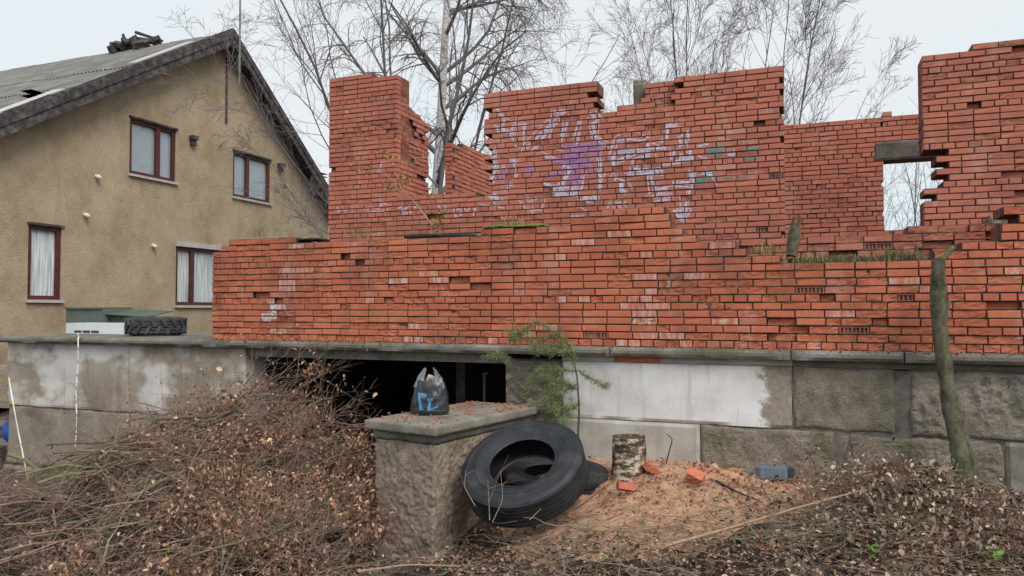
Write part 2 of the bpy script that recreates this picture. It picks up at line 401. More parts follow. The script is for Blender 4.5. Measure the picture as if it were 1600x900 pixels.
c = t.mix(t.ramp(bare, [(.0, 0.0), (1.0, 0.0)]), c, (.3, .26, .21)); bm_ = t.n('ShaderNodeMapRange'); bm_.inputs['From Min'].default_value = 1.30; bm_.inputs['From Max'].default_value = 1.40; t.l(bare, bm_.inputs['Value'])
c = t.mix(bm_.outputs[0], c, t.ramp(t.noise(20, 6, .7, v), [(.3, (.20, .165, .135)), (.7, (.38, .325, .27))])); c = t.mix(t.ramp(t.noise(60, 3, .7, v), [(.66, 0.0), (.72, .6)]), c, (.25, .21, .18))
t.bump(t.noise(35, 6, .7, v), .18, .02); C_WHITE = t.done(c, .9)
C_GREY = concrete('grey_concrete', [(.3, (.36, .33, .30)), (.5, (.47, .44, .40)), (.7, (.54, .51, .475))], bump=.2, streak=.25, speck=.2)
C_TAN = concrete('tan_concrete', [(.3, (.17, .14, .105)), (.5, (.28, .235, .185)), (.7, (.39, .335, .27))], moss=.7, bump=.8, scale=5)
C_ROUGH = concrete('rough_concrete', DK, moss=.55, bump=1, bscale=26)
C_PLASTER = concrete('stained_plaster', [(.3, (.25, .205, .155)), (.5, (.38, .325, .26)), (.7, (.47, .41, .345))], white=.75, bump=.25, streak=.6, scale=2, wr=(.48, .57))
C_SLAB = concrete('slab_concrete', [(.3, (.12, .108, .09)), (.5, (.22, .2, .17)), (.7, (.34, .31, .275))], moss=.4, bump=.6)
C_PIER = concrete('pebbly_concrete', [(.3, (.20, .145, .11)), (.5, (.35, .265, .21)), (.7, (.48, .39, .32))], scale=9, moss=.5, bump=1, bscale=30)
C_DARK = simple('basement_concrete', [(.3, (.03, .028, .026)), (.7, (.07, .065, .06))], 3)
def block_geo(L, H, D, rough=.0, wave=.006, edge=.012, res=.03, seed=0, freq=14):
    nx, nz = max(2, int(L / res)), max(2, int(H / res)); xs = np.linspace(-L / 2, L / 2, nx + 1); zs = np.linspace(0, H, nz + 1)
    Xg, Zg = np.meshgrid(xs, zs); p = np.stack([Xg.ravel(), np.full(Xg.size, seed * 3.7), Zg.ravel()], 1)
    y = wave * vnoise(p, 2.2, 3) * 2
    if rough:
        r = vnoise(p, freq, 4); msk = np.clip(.5 + 2.2 * vnoise(p + 50, 1.8, 2), 0, 1); y = y + rough * (np.abs(r) * 3.2 - .3) * (.35 + .65 * msk)
    e = np.minimum(np.minimum(Xg.ravel() + L / 2, L / 2 - Xg.ravel()), np.minimum(Zg.ravel(), H - Zg.ravel()))
    en = edge * (1 + 3 * np.clip(vnoise(p + 9, 5, 2), -.3, .5)); y = y + np.where(e < .03, en * (1 - e / .03) ** 1.5 * 1.3, 0)
    v = [tuple(a) for a in np.stack([Xg.ravel(), y, Zg.ravel()], 1)]
    w = nx + 1; f = [(a * w + b, a * w + b + 1, (a + 1) * w + b + 1, (a + 1) * w + b) for a in range(nz) for b in range(nx)]
    n0 = len(v); v += [(-L / 2, D, 0), (L / 2, D, 0), (L / 2, D, H), (-L / 2, D, H)]
    f += [tuple(range(w))[::-1] + (n0, n0 + 1), tuple(range(nz * w, nz * w + w)) + (n0 + 2, n0 + 3), tuple(a * w for a in range(nz + 1)) + (n0 + 3, n0),
          tuple(a * w + nx for a in range(nz, -1, -1)) + (n0 + 1, n0 + 2), (n0 + 3, n0 + 2, n0 + 1, n0)]
    return v, f
def add_block(e, es, eh, s0, s1, h0, h1, m, n=0.0, D=.38, name='concrete_block', **kw):
    v, f = block_geo(s1 - s0, h1 - h0, D, seed=int(abs(s0 * 13 + h0 * 7)) % 17, **kw)
    o = link(name, mesh(name, v, f, m, smooth=False), e, ((s0 + s1) / 2 - es, n, h0 - eh)); return o
LT = 1.225                                   # top of the plinth slab
fe = empty('foundation_wall', W(3.0, 0, -.5), -ANG, 'grey concrete block foundation with one big white painted block under the brick wall', 'foundation')
blk = lambda *a, **k: add_block(fe, 3.0, -.5, *a, **k)
blk(-.09, .56, .46, 1.075, C_ROUGH, rough=.09, edge=.03, freq=9, res=.02)
blk(.575, 2.848, .478, 1.062, C_WHITE, wave=.012, edge=.012)
blk(2.862, 3.715, .482, 1.062, C_TAN, rough=.014, edge=.02, freq=7, res=.02)
blk(3.85, 6.2, .468, 1.062, C_ROUGH, rough=.04, edge=.02, freq=10, res=.02)
blk(-.09, .50, -.9, .44, C_ROUGH, rough=.04, edge=.03, n=.01)
blk(.515, 1.99, -.16, .468, C_GREY, wave=.014, edge=.014, n=-.02)
blk(2.003, 3.215, -.16, .470, C_TAN, rough=.032, res=.02, edge=.03, n=.0)
blk(3.35, 4.565, -.16, .458, C_TAN, rough=.02, edge=.02, n=.01, res=.02)
blk(4.575, 6.2, -.16, .458, concrete('mossy_concrete', GR, moss=.7, bump=.3), wave=.015, edge=.02, n=-.01)
mo = MB(); mo.box(-3.08, 3.2, .022, .36, -.4, 1.552); mo.build('mortar', simple('block_mortar', [(.3, (.08, .07, .06)), (.7, (.24, .21, .18))], 9, bump=1, bscale=30), fe)
blk(2.86, 6.2, 1.065, 1.132, C_SLAB, n=.012, wave=.015, name='mortar_band'); blk(.56, 2.855, 1.066, 1.133, C_GREY, n=.012, wave=.02, name='mortar_band')
blk(3.22, 3.345, -.05, .45, C_SLAB, n=.02, wave=.02, rough=.02, name='mortar_patch')
for k, (s_, w_) in enumerate(((1.205, .14), (1.36, .2), (1.53, .12))):
    o = link('brick', brick_me('spalled', 's', k, 'low_sp'), fe, (s_ - 3.0, -.008, 1.10 + .5)); o.scale = (w_ / .25, 1, .85)
SLABS = [(-8.12, -4.2), (-4.19, -1.6), (-1.59, 1.1), (1.11, 2.84), (2.85, 3.79), (3.80, 6.3)]
for s0, s1 in SLABS[1:]:
    blk(s0, s1, LT - .09, LT, C_SLAB, n=-.11 + random.uniform(-.008, .008), D=.6, wave=.012, edge=.012, name='plinth_slab')
le = empty('foundation_wall', W(-5.8, 0, -.8), -ANG, 'low plastered garage wall with whitewashed patches beside the brushwood pile', 'foundation')
lb = lambda *a, **k: add_block(le, -5.8, -.8, *a, **k)
xs_ = at(200, 600, 0)[0]
for a, b in ((-7.97, xs_ - .004), (xs_ + .004, -3.6)):
    lb(a, b, .222, 1.132, C_PLASTER, wave=.035, edge=.006); lb(a, b, -.62, .208, concrete('dirty_plaster_%d' % int(-a), [(.3, (.22, .185, .145)), (.5, (.33, .285, .235)), (.7, (.40, .35, .30))], moss=.25, streak=.4, bump=.3), wave=.035, edge=.008, n=.012)
lb(-8.02, -7.3, -1.3, -.66, C_ROUGH, rough=.03, edge=.03, n=-.03)
lb(SLABS[0][0], SLABS[0][1], LT - .09, LT, C_SLAB, n=-.12, D=3.2, wave=.02, edge=.02, name='plinth_slab')
mo = MB(); mo.box(-2.14, 2.19, .04, .37, -.4, 1.933); mo.box(-2.14, -1.8, .371, 5, -.4, 1.93); mo.build('mortar', MORTAR, le)
# dark basement room behind the opening
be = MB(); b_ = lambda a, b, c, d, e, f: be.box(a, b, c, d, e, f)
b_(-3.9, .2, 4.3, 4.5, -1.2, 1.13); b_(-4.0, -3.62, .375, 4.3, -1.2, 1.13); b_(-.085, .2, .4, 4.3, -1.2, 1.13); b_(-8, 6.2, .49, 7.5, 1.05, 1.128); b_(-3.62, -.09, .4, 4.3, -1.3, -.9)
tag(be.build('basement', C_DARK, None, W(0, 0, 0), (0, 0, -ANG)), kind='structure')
o = MB().box(-3.6, -.09, .02, .36, 1.02, 1.13).build('lintel_beam', C_SLAB, fe, (-3.0, 0, .5))
p_ = at(722, 600, 2.0); pe = MB().box(-.07, .07, -.05, .05, -.9, 1.05).build('basement_post', simple('old_wood', [(.3, (.10, .08, .065)), (.7, (.2, .165, .14))], 9), None, W(p_[0], 2.0, 0), (0, 0, -ANG))
tag(pe, 'dim upright wooden post inside the dark basement opening', 'post')
p_ = at(757, 600, 1.2); mb = MB(); mb.tube([(0, 0, -.9), (0, 0, .80)], [.02, .02], 8); mb.tube([(0, 0, .79), (.05, 0, .80)], [.018, .018], 8)
tag(mb.build('bent_pipe', simple('grey_pipe', [(.3, (.2, .2, .2)), (.7, (.3, .3, .3))], 9), None, W(p_[0], 1.2, 0), (0, 0, -ANG)), 'thin grey bent pipe standing inside the dark basement opening', 'pipe')
te = MB(); te.box(-4.1, 1.6, .385, 2.29, 1.23, 2.36); te.box(1.601, 6.2, .95, 2.29, 1.23, 2.34); te.box(1.602, 6.2, .385, .949, 1.23, 1.9); te.box(-3.9, 6.2, 2.7, 7.4, 1.13, 2.33)
tag(te.build('terrace', SOIL, None, W(0, 0, 0), (0, 0, -ANG)), kind='structure')

# ------------------------------------------------------------------ brick walls
def styler(spall, miss, hollow, white=0.0, zone=None):
    def st(a, h, rng):
        z = zone(a, h) if zone else (1, 1, 1, 0)
        r = rng.random()
        if r < miss * z[1]: return None
        r = rng.random(); wh = rng.random() < white + z[3]
        if r < hollow * z[2]: return ('hollow', False)
        if r < hollow * z[2] + spall * z[0]: return ('spalled', wh and rng.random() < .5)
        return ('plain', wh)
    return st
# front terrace wall
F0 = LT + .008
fw = Wall(.5, 0, F0, 'long low orange brick wall with crumbling faces standing on the concrete ledge')
top = poly_top([(330, 386), (344, 386), (345, 371), (460, 370), (462, 377), (640, 374), (700, 374), (745, 370), (748, 357), (905, 352), (908, 344), (925, 340), (934, 331), (950, 325), (1043, 321), (1044, 340), (1056, 345), (1060, 370), (1075, 376), (1152, 380), (1154, 392), (1228, 402), (1232, 411), (1462, 411), (1466, 400), (1500, 397), (1505, 385), (1540, 372), (1547, 357), (1570, 340), (1600, 325), (1700, 312)], 0)
zw = [at(1020, 490, 0), at(430, 495, 0), at(1350, 520, 0), at(700, 385, 0), at(930, 520, 0), at(1290, 500, 0)]
def fz(a, h):
    s, hh = a + .5, h + F0; sp = ms = ho = 1.0; wh = 0.0
    d = lambda i, rx, rz: math.exp(-((s - zw[i][0]) / rx) ** 2 - ((hh - zw[i][1]) / rz) ** 2)
    wh += .75 * d(0, .30, .45) + .6 * d(1, .16, .25); sp += 1.8 * d(2, 1.4, .35) + 1.4 * d(3, .8, .22); ho += 9 * d(4, .22, .15) + 5 * d(5, .8, .35); ms += 1.2 * d(2, 1.2, .4) + 1.5 * d(3, 1.2, .2)
    if hh < F0 + .08: sp += 1.2
    if s > 2.3 and hh < F0 + .16: sp += 2.2
    return sp, ms, ho, wh
fw.panel(-4.66, 5.6, 0, 1.6, lambda a, h: h + F0 < top(a + .5) and (h > 1.15 or a > -4.65) and not (h > 1.13 and a < -4.53), styler(.24, .018, .007, .07, fz), 'low', .38, seed=3, hoff=0)
fw.finish()
# low inner course of masonry behind the trough
iw = Wall(3.4, .55, 1.9, 'crumbled stub of inner brick wall behind the grassy gap')
top2 = poly_top([(1060, 374), (1215, 372), (1225, 378), (1290, 366), (1400, 364), (1470, 352), (1500, 350)], .55)
iw.panel(-1.7, 1.25, 0, 1.0, lambda a, h: h + 1.9 < top2(a + 3.4), styler(.55, .16, .05), 'up', .36, seed=8); iw.finish()
# upper facade: pier at the left
UN = 2.3; U0 = 2.36
pw = Wall(-3.37, UN, U0, 'tall narrow red brick pier with a crumbling inner flank', name='brick_pier', cat='brick pier')
ptop = poly_top([(505, 122), (516, 121), (585, 112), (587, 118), (622, 116)], UN)
band = at(560, 215, UN)[1]
pz = lambda a, h: (1 + 7 * math.exp(-((h + U0 - band) / .17) ** 2), 1 + 55 * math.exp(-((h + U0 - band) / .10) ** 2), 1, 0)
pw.panel(-.63, .60, 0, 3.1, lambda a, h: h + U0 < ptop(a - 3.37), styler(.07, .004, .0, .02, pz), 'up', .38, seed=21)
sideN = [at_side(x, y, -2.77) for x, y in ((621, 148), (639, 153), (640, 174), (652, 175), (669, 193), (670, 264), (672, 303))]
stop = lambda a: float(np.interp(a + UN, [p[0] for p in sideN], [p[1] for p in sideN]))
def sz(a, h): k = math.exp(-((h + U0 - 4.25) / .38) ** 2); return 1.5 + 6 * k, 1 + 24 * k, 1, 0
pw.panel(.125, 1.05, 0, 2.7, lambda a, h: h + U0 < stop(a), styler(.16, .015, .0, .0, sz), 'up', .38, org=(.60, 0), phi=math.pi / 2, seed=22)
pw.finish()
# graffiti wall
gw = Wall(0.0, UN, U0, 'red brick wall covered in white and purple graffiti with a stepped broken top')
gtop = poly_top([(621, 303), (759, 303), (760, 149), (925, 130), (926, 160), (931, 176), (975, 171), (977, 160), (1010, 156), (1012, 170), (1054, 165), (1056, 124), (1120, 114), (1122, 109), (1187, 104), (1224, 107)], UN)
zl = [at(1290, 0, UN)]
dark = [at(840, 238, UN), at(1125, 250, UN), at(830, 290, UN), at(1050, 276, UN)]
def gzn(a, h):
    k = sum(math.exp(-((a - p[0]) / .32) ** 2 - ((h + U0 - p[1]) / .09) ** 2) for p in dark); return 1 + 4.5 * k, 1 + 13 * k, 1, 0
gw.panel(-2.765, 2.762, 0, 2.6, lambda a, h: h + U0 < gtop(a), styler(.075, .006, .004, .03, gzn), 'up', .38, seed=31)
ctop = poly_top([(1005, 133), (1054, 126), (1056, 126)], UN + .13)
gw.panel(at(1008, 150, UN + .13)[0], at(1062, 150, UN + .13)[0], 1.5, 2.6, lambda a, h: h + U0 < ctop(a), styler(.4, .06, .0), 'up', .25, org=(0, .13), seed=32, core=False)
def chunk(name, e, x, z, w, d, h, y, m, sd):
    v, f = block_geo(w, h, d, rough=.03, wave=.02, edge=.02, res=.025, seed=sd, freq=9); return link(name, mesh(name, v, f, m), e, (x, y, z))
p_ = at(999, 160, UN + .25); chunk('mortar_stub', gw.e, p_[0], p_[1] - U0 - .15, .17, .2, .47, .25, C_ROUGH, 3)
p_ = at(1069, 124, UN); chunk('mortar_lump', gw.e, p_[0], p_[1] - U0 - .02, .1, .12, .1, .06, C_ROUGH, 4)
gw.finish()
# graffiti strokes, in a 3.1x enlargement of the wall region
def strokes(L, w): return [([at(740 + x / 3.104, 90 + y / 3.104, UN) for x, y in pts], w * wk) for pts, wk in L]
def gpaint(name, base):
    t = NT(name); n = t.noise(26, 5, .7); a = t.ramp(n, [(.36, .08), (.60, .82)]); t.l(a, t.b.inputs['Alpha']); return t.done(base, .6)
P_W = gpaint('white_spray_paint', (.70, .70, .86)); P_P = gpaint('purple_spray_paint', (.50, .27, .55)); P_T = gpaint('teal_spray_paint', (.06, .36, .33)); P_K = gpaint('pale_pink_spray_paint', (.72, .56, .62))
white = [([(115, 250), (150, 300), (135, 340), (180, 360), (200, 430)], 1), ([(100, 330), (150, 350), (180, 365), (190, 330), (245, 325), (240, 440)], 1.2), ([(100, 440), (105, 540), (85, 600), (60, 640)], 1.3),
    ([(100, 535), (150, 530)], 1), ([(250, 440), (385, 315), (405, 320)], 1.3), ([(300, 440), (365, 340), (385, 270), (445, 265)], 1.1), ([(365, 400), (380, 320)], .8), ([(465, 275), (420, 440)], 1), ([(515, 310), (500, 430)], 1), ([(440, 300), (425, 380)], .7),
    ([(575, 280), (605, 300), (575, 320), (600, 420), (640, 420)], 1.2), ([(575, 370), (630, 430)], 1), ([(600, 480), (615, 640)], 1.2), ([(640, 560), (600, 640)], .6),
    ([(660, 470), (680, 400), (760, 395), (830, 410)], 1.2), ([(670, 480), (690, 560), (690, 590)], 1.8), ([(700, 460), (790, 450), (845, 455)], 2.2), ([(690, 510), (760, 470)], 1.6), ([(715, 610), (720, 650), (740, 650)], 2), ([(750, 570), (780, 500), (850, 480), (850, 430)], 1.2), ([(750, 570), (880, 560), (890, 545), (780, 540)], 1.2),
    ([(850, 560), (880, 640), (940, 630)], 1.6), ([(870, 440), (930, 440)], 1.5), ([(920, 520), (1000, 510), (1050, 490), (1050, 450)], 1.5), ([(935, 330), (985, 325)], 1.3), ([(935, 340), (940, 390), (905, 415)], 1.1), ([(1000, 380), (1000, 440)], 1.1), ([(1040, 370), (1040, 400)], 1.6), ([(980, 440), (960, 490)], 1.2),
    ([(970, 605), (1055, 610), (1060, 560)], 2), ([(1040, 650), (1015, 800)], 1.4), ([(970, 745), (1030, 740), (1015, 800), (975, 750)], 1.3), ([(845, 680), (900, 660), (960, 660)], 1.1), ([(890, 700), (940, 690)], 1.2), ([(400, 665), (510, 665)], 2.6), ([(535, 685), (605, 680)], 2.4), ([(535, 690), (515, 730)], 1), ([(45, 655), (130, 685)], 2.2), ([(60, 670), (125, 690)], 1.2),
    ([(430, 520), (460, 540), (440, 590), (420, 640)], 1.8), ([(190, 490), (205, 510)], 2), ([(180, 570), (205, 575)], 2.4), ([(160, 640), (190, 610)], 1), ([(330, 610), (400, 625), (440, 600)], 1.6), ([(345, 480), (400, 490)], 1.4), ([(520, 640), (540, 560)], 1.1), ([(1010, 470), (1020, 500)], 2), ([(1085, 430), (1140, 420)], 1), ([(1115, 560), (1160, 575)], 1.4), ([(1235, 470), (1270, 470)], 1.2)]
pinkw = [([(220, 690), (250, 730), (280, 740), (330, 735), (345, 690)], 1.2), ([(235, 670), (270, 700)], 1), ([(280, 665), (285, 760)], 1.2), ([(300, 690), (330, 670), (340, 700)], 1), ([(650, 730), (665, 700), (680, 730)], .9), ([(690, 730), (690, 700), (715, 730), (715, 700)], .9), ([(730, 700), (740, 725)], .9), ([(655, 705), (740, 700)], .8), ([(470, 770), (540, 765)], .9), ([(285, 330), (330, 325)], 1.2), ([(1190, 390), (1235, 400)], .9), ([(1090, 480), (1130, 490)], 1)]
purple = [([(440, 455), (610, 440)], 4.5), ([(400, 500), (560, 505)], 4), ([(450, 480), (540, 480)], 4), ([(505, 450), (500, 560), (520, 600)], 3), ([(270, 545), (290, 545)], 4), ([(470, 560), (520, 550)], 4), ([(500, 610), (520, 600)], 3), ([(560, 470), (640, 465)], 2), ([(110, 570), (170, 560)], 3), ([(380, 560), (440, 560)], 2.5)]
teal = [([(1330, 470), (1360, 465)], 4), ([(1150, 455), (1195, 450)], 3.5), ([(1125, 570), (1160, 570)], 3), ([(1230, 565), (1270, 560)], 3), ([(1290, 560), (1320, 565)], 2.5), ([(25, 660), (50, 655)], 2.5), ([(1090, 600), (1110, 600)], 2.5)]
rj = random.Random(77)
def jit_(L, a, wk): return [([(x + rj.uniform(-a, a), y + rj.uniform(-a, a)) for x, y in p], w * wk) for p, w in L]
gw.paint(strokes(jit_(purple, 30, .42) + jit_(purple, 40, .3) + jit_(purple, 24, .35), .04), P_P); gw.paint(strokes(white, .026) + strokes(jit_(white, 14, .6), .026) + strokes(jit_(white, 30, .5), .024) + strokes(jit_(white[::2], 45, .5), .024), P_W); gw.paint(strokes(pinkw, .03), P_K); gw.paint(strokes(teal, .04), P_T)
low = lambda L, w: [([at(500 + x / 3.104, 90 + y / 3.104, UN) for x, y in pts], w * wk) for pts, wk in L]
tags1 = [([(215, 735), (250, 725), (285, 735), (300, 700), (325, 715)], 1.2), ([(230, 745), (300, 750), (330, 735)], 1), ([(290, 675), (300, 720)], 1), ([(150, 520), (160, 545)], 1.2), ([(285, 560), (300, 510), (335, 505)], 1.1), ([(125, 262), (135, 262)], 1.4), ([(75, 745), (130, 740)], .8), ([(85, 725), (90, 755)], .7), ([(110, 725), (125, 750)], .7)]
tags2 = [([(375, 735), (395, 720), (400, 745), (430, 720), (465, 725)], 1.2), ([(400, 755), (440, 752)], 1.6), ([(575, 720), (585, 735)], 1), ([(600, 718), (620, 735)], 1.2), ([(650, 730), (655, 770), (685, 765), (680, 735), (650, 735)], 1), ([(700, 730), (710, 750), (725, 730)], .9), ([(735, 735), (755, 735), (745, 765)], .9)]
pw.paint(low(tags1, .03), P_K); gw.paint(low(tags2, .03), P_K)
fw.paint([([at(x, y, 0) for x, y in pts], w) for pts, w in ([[(424, 478), (436, 478)], .1], [[(424, 492), (440, 491)], .11], [[(410, 494), (422, 493)], .06], [[(414, 502), (420, 501)], .10], [[(406, 511), (418, 511)], .10], [[(424, 512), (434, 511)], .06])], gpaint('white_paint', (.74, .72, .74)), 'paint_patch')
# right wall
rw = Wall(5.1, UN, U0, 'tallest red brick wall with a ragged left edge at the frame end')
rtop = poly_top([(1443, 90), (1520, 78), (1522, 72), (1545, 68), (1548, 62), (1600, 58), (1700, 44)], UN)
rl = [at(x, y, UN) for x, y in ((1440, 360), (1440, 352), (1447, 345), (1446, 318), (1458, 308), (1466, 290), (1470, 270), (1464, 248), (1465, 236), (1446, 232), (1444, 90))]
redge = lambda h: float(np.interp(h, [p[1] for p in rl], [p[0] for p in rl]))
rw.panel(-.80, 1.2, 0, 2.6, lambda a, h: h + U0 < rtop(a + 5.1) and a + 5.1 > redge(h + U0) , styler(.09, .012, .006, .02), 'up', .38, seed=41)
rw.finish()
p_ = at(1565, 345, UN - .06); chunk('mortar_lump', rw.e, p_[0] - 5.1, p_[1] - U0 - .06, .26, .12, .12, -.1, C_ROUGH, 6)
# back wall with window and lintel
BN = 4.9; B0 = 2.36
bw = Wall(4.0, BN, B0, 'shaded back wall of red brick with a window hole under a concrete lintel')
btop = poly_top([(1000, 206), (1226, 192), (1372, 182), (1373, 174), (1399, 173), (1400, 180), (1440, 176), (1600, 160)], BN)
wl, wr_ = at(1381, 300, BN)[0], at(1381, 300, BN)[0] + 1.25; wb, wt = at(1381, 357, BN)[1], 3.87
lx0, lx1 = at(1365, 230, BN)[0], wr_ + .15
def bin_(a, h):
    s, z = a + 4.0, h + B0
    if wl < s < wr_ and wb < z < wt + .05: return False
    if lx0 + .13 < s < lx1 and 3.87 < z < 4.15: return False
    return z < btop(s)
bw.panel(-2.2, wl - 4.0, 0, 2.3, bin_, styler(.14, .004, .0), 'up', .38, seed=51); bw.panel(wl - 4.0, wr_ - 4.0, 0, 2.3, bin_, styler(.14, .004, .0), 'up', .38, seed=52); bw.panel(wr_ - 4.0, 2.6, 0, 2.3, bin_, styler(.14, .0, .0), 'up', .38, seed=53)
v, f = block_geo(lx1 - lx0, .285, .37, rough=.006, wave=.01, edge=.015); link('lintel', mesh('lintel', v, f, concrete('lintel_concrete', [(.3, (.09, .075, .065)), (.5, (.155, .13, .112)), (.7, (.22, .19, .165))], bump=.5)), bw.e, ((lx0 + lx1) / 2 - 4.0, -.012, 3.868 - B0))
bw.finish()
# small cross wall seen between pier and graffiti wall
ss = at(706, 240, 3.3)[0]
cw = Wall(ss, 3.3, U0, 'short red brick cross wall stub beside the birch trunk', name='brick_stub', cat='brick wall')
ct = [at_side(x, y, ss) for x, y in ((706, 223), (725, 228), (760, 245), (800, 262))]
cw.panel(.125, 2.2, .4, 3, lambda a, h: h + U0 < float(np.interp(a + 3.3, [p[0] for p in ct], [p[1] for p in ct])), styler(.35, .03, 0), 'up', .12, phi=math.pi / 2, seed=61, core=False)
cw.panel(-.125, 0, .4, 3, lambda a, h: h + U0 < ct[0][1], styler(.1, 0, 0), 'up', .12, seed=62, core=False)
cw.finish()

# ------------------------------------------------------------------ house
HS = -11.65
he = empty('house', W(HS, 7.6, 0), -ANG, 'tan stuccoed gabled house with a grey corrugated roof behind the ruin', 'house')
t = NT('tan_stucco'); v = t.pos(); c = t.ramp(t.noise(1.1, 7, .68, v), [(.3, (.33, .25, .16)), (.5, (.46, .36, .24)), (.7, (.54, .435, .305))])
c = t.mix(t.ramp(t.noise(2.4, 6, .7, t.pos(1.5, 1.5, .3)), [(.54, 0.0), (.74, .35)]), c, (.21, .17, .12)); c = t.mix(t.ramp(t.noise(38, 5, .7, v), [(.32, .6), (.5, 0.0)]), c, (.15, .105, .06))
t.bump(t.noise(30, 5, .7, v), .8, .03); STUC = t.done(c, .95)
WOODD = simple('weathered_dark_wood', [(.3, (.03, .027, .027)), (.5, (.065, .057, .055)), (.7, (.15, .138, .13))], 7, bump=.6)
MAROON = simple('maroon_paint', [(.3, (.065, .018, .016)), (.7, (.12, .032, .028))], 5, rough=.5, bump=.1)
GLASS = NT('window_glass'); GLASS.b.inputs['Specular IOR Level'].default_value = .9; GLASS = GLASS.done((.30, .35, .38), .04)  # pale base colour stands in for bright sky reflected in the panes
t = NT('net_curtain'); cst = t.ramp(t.noise(9, 2, .5, t.pos(4, 4, .15)), [(.35, (.34, .39, .40)), (.65, (.70, .74, .74))]); CURT = t.done(cst, .8)
ny = lambda n: n - 7.6
RIDGE = (8.2, 8.95); SL, SR = .625, .82          # wall apex and the two slopes
roofh = lambda n: RIDGE[1] - (SL * (RIDGE[0] - n) if n < RIDGE[0] else SR * (n - RIDGE[0]))
wins = [(5.33, 6.71, 4.80, 6.11, .62, 'glass'), (8.73, 10.28, 4.75, 6.01, .40, 'glass'), (2.93, 3.66, 1.82, 3.345, 1, 'curt'), (6.76, 8.35, 1.73, 3.21, .36, 'curt')]
nb = sorted({-2.0, 13.2, RIDGE[0]} | {w[0] for w in wins} | {w[1] for w in wins}); hb = sorted({-.3, 9.0} | {w[2] for w in wins} | {w[3] for w in wins})
mb = MB()
for i in range(len(nb) - 1):
    for k in range(len(hb) - 1):
        a, b, c_, d = nb[i], nb[i + 1], hb[k], hb[k + 1]
        if any(w[0] <= a and b <= w[1] and w[2] <= c_ and d <= w[3] for w in wins): continue
        P = [(a, c_), (b, c_), (b, min(d, max(c_, roofh(b)))), (a, min(d, max(c_, roofh(a))))]
        if P[2][1] - c_ < .001 and P[3][1] - c_ < .001: continue
        if roofh(a) < d or roofh(b) < d:
            P = [(a, c_), (b, c_)]; m_ = 12; pts = []
            for j in range(m_ + 1):
                u = b + (a - b) * j / m_; pts.append((u, max(c_, min(d, roofh(u)))))
            P += pts
        n_ = len(P); V = [(0, ny(p), q_) for p, q_ in P] + [(-.35, ny(p), q_) for p, q_ in P]
        mb.add(V, [tuple(range(n_)), tuple(range(n_, 2 * n_))[::-1]] + [(j, n_ + j, n_ + (j + 1) % n_, (j + 1) % n_) for j in range(n_)])
mb.build('wall', STUC, he)
MB().box(-9, -.36, ny(-1.98), ny(13.18), -.3, 4.6).build('house_body', STUC, he)
for (a, b, c_, d, split, kd) in wins:
    fr = MB(); fw_ = .085
    fr.box(-.14, -.03, ny(a), ny(a) + fw_, c_, d); fr.box(-.14, -.03, ny(b) - fw_, ny(b), c_, d); fr.box(-.139, -.031, ny(a) + fw_, ny(b) - fw_, c_, c_ + fw_); fr.box(-.139, -.031, ny(a) + fw_, ny(b) - fw_, d - fw_, d)
    sp = ny(a) + (b - a) * split
    if split < 1: fr.box(-.138, -.025, sp - .06, sp + .06, c_ + fw_, d - fw_)
    w_ = fr.build('window', MAROON, he)
    rails = [(ny(a) + fw_, (sp - .06) if split < 1 else ny(b) - fw_)] + ([(sp + .06, ny(b) - fw_)] if split < 1 else [])
    for (u0, u1) in rails:
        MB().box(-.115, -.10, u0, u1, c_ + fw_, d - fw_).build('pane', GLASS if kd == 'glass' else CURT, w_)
    sl = MB().box(.0, .07, ny(a) - .04, ny(b) + .04, c_ - .06, c_ - .005); sl.build('sill', simple('pale_sill', [(.3, (.4, .37, .34)), (.7, (.55, .52, .49))]), w_)
    MB().box(-.02, .05, ny(a) - .03, ny(b) + .03, d + .005, d + (.13 if a > 6.7 and kd == 'curt' else .05)).build('head_flashing', bpy.data.materials['pale_sill'] if a > 6.7 and kd == 'curt' else WOODD, w_)
OV = .42
def slope_box(n0, n1, t0, t1, s0, s1, mbx):      # slab following one roof slope, t0..t1 above the wall line
    V = []
    for s in (s0, s1):
        for n in (n0, n1):
            for tt in (t0, t1): V.append((s, ny(n), roofh(n) + tt))
    return mbx.add(V, [(0, 1, 3, 2), (4, 6, 7, 5), (0, 4, 5, 1), (2, 3, 7, 6), (0, 2, 6, 4), (1, 5, 7, 3)])
rf = slope_box(-2.4, RIDGE[0], .02, .10, -9.2, OV, MB()); slope_box(RIDGE[0] + .001, 13.7, .02, .10, -9.2, OV, rf)
roof = rf.build('roof', WOODD, he)
for (n0, n1) in ((-2.4, RIDGE[0] - .0), (RIDGE[0] + .002, 13.7)):
    for t0, t1, d0, d1 in ((-.22, -.01, OV + .002, OV + .035), (-.005, .2, OV + .02, OV + .06), (.06, .24, OV - .06, OV + .018)):
        slope_box(n0, n1, t0, t1, d0, d1, MB()).build('barge_board', WOODD, roof)
t = NT('asbestos_sheet'); c = t.ramp(t.noise(1.6, 6, .65), [(.3, (.115, .112, .10)), (.5, (.185, .18, .165)), (.7, (.27, .265, .25))]); t.bump(t.noise(40, 4, .6), .3, .01); ASB = t.done(c, .9)
def sheet_me():
    L, Wd = 1.85, 1.13; nx = 54; V = []; Fc = []
    for j, y in enumerate((0, -L)):
        for i in range(nx + 1):
            x = Wd * i / nx; V.append((x, y, .026 * math.sin(2 * math.pi * x / .1255)))
    w = nx + 1; Fc = [(i, i + 1, w + i + 1, w + i) for i in range(nx)]
    b = len(V); V += [(x, y, z - .008) for x, y, z in V]; Fc += [tuple(q + b for q in f)[::-1] for f in Fc] + [(w + i, w + i + 1, b + w + i + 1, b + w + i) for i in range(nx)]
    me = mesh('roof_sheet', V, Fc, ASB); return me
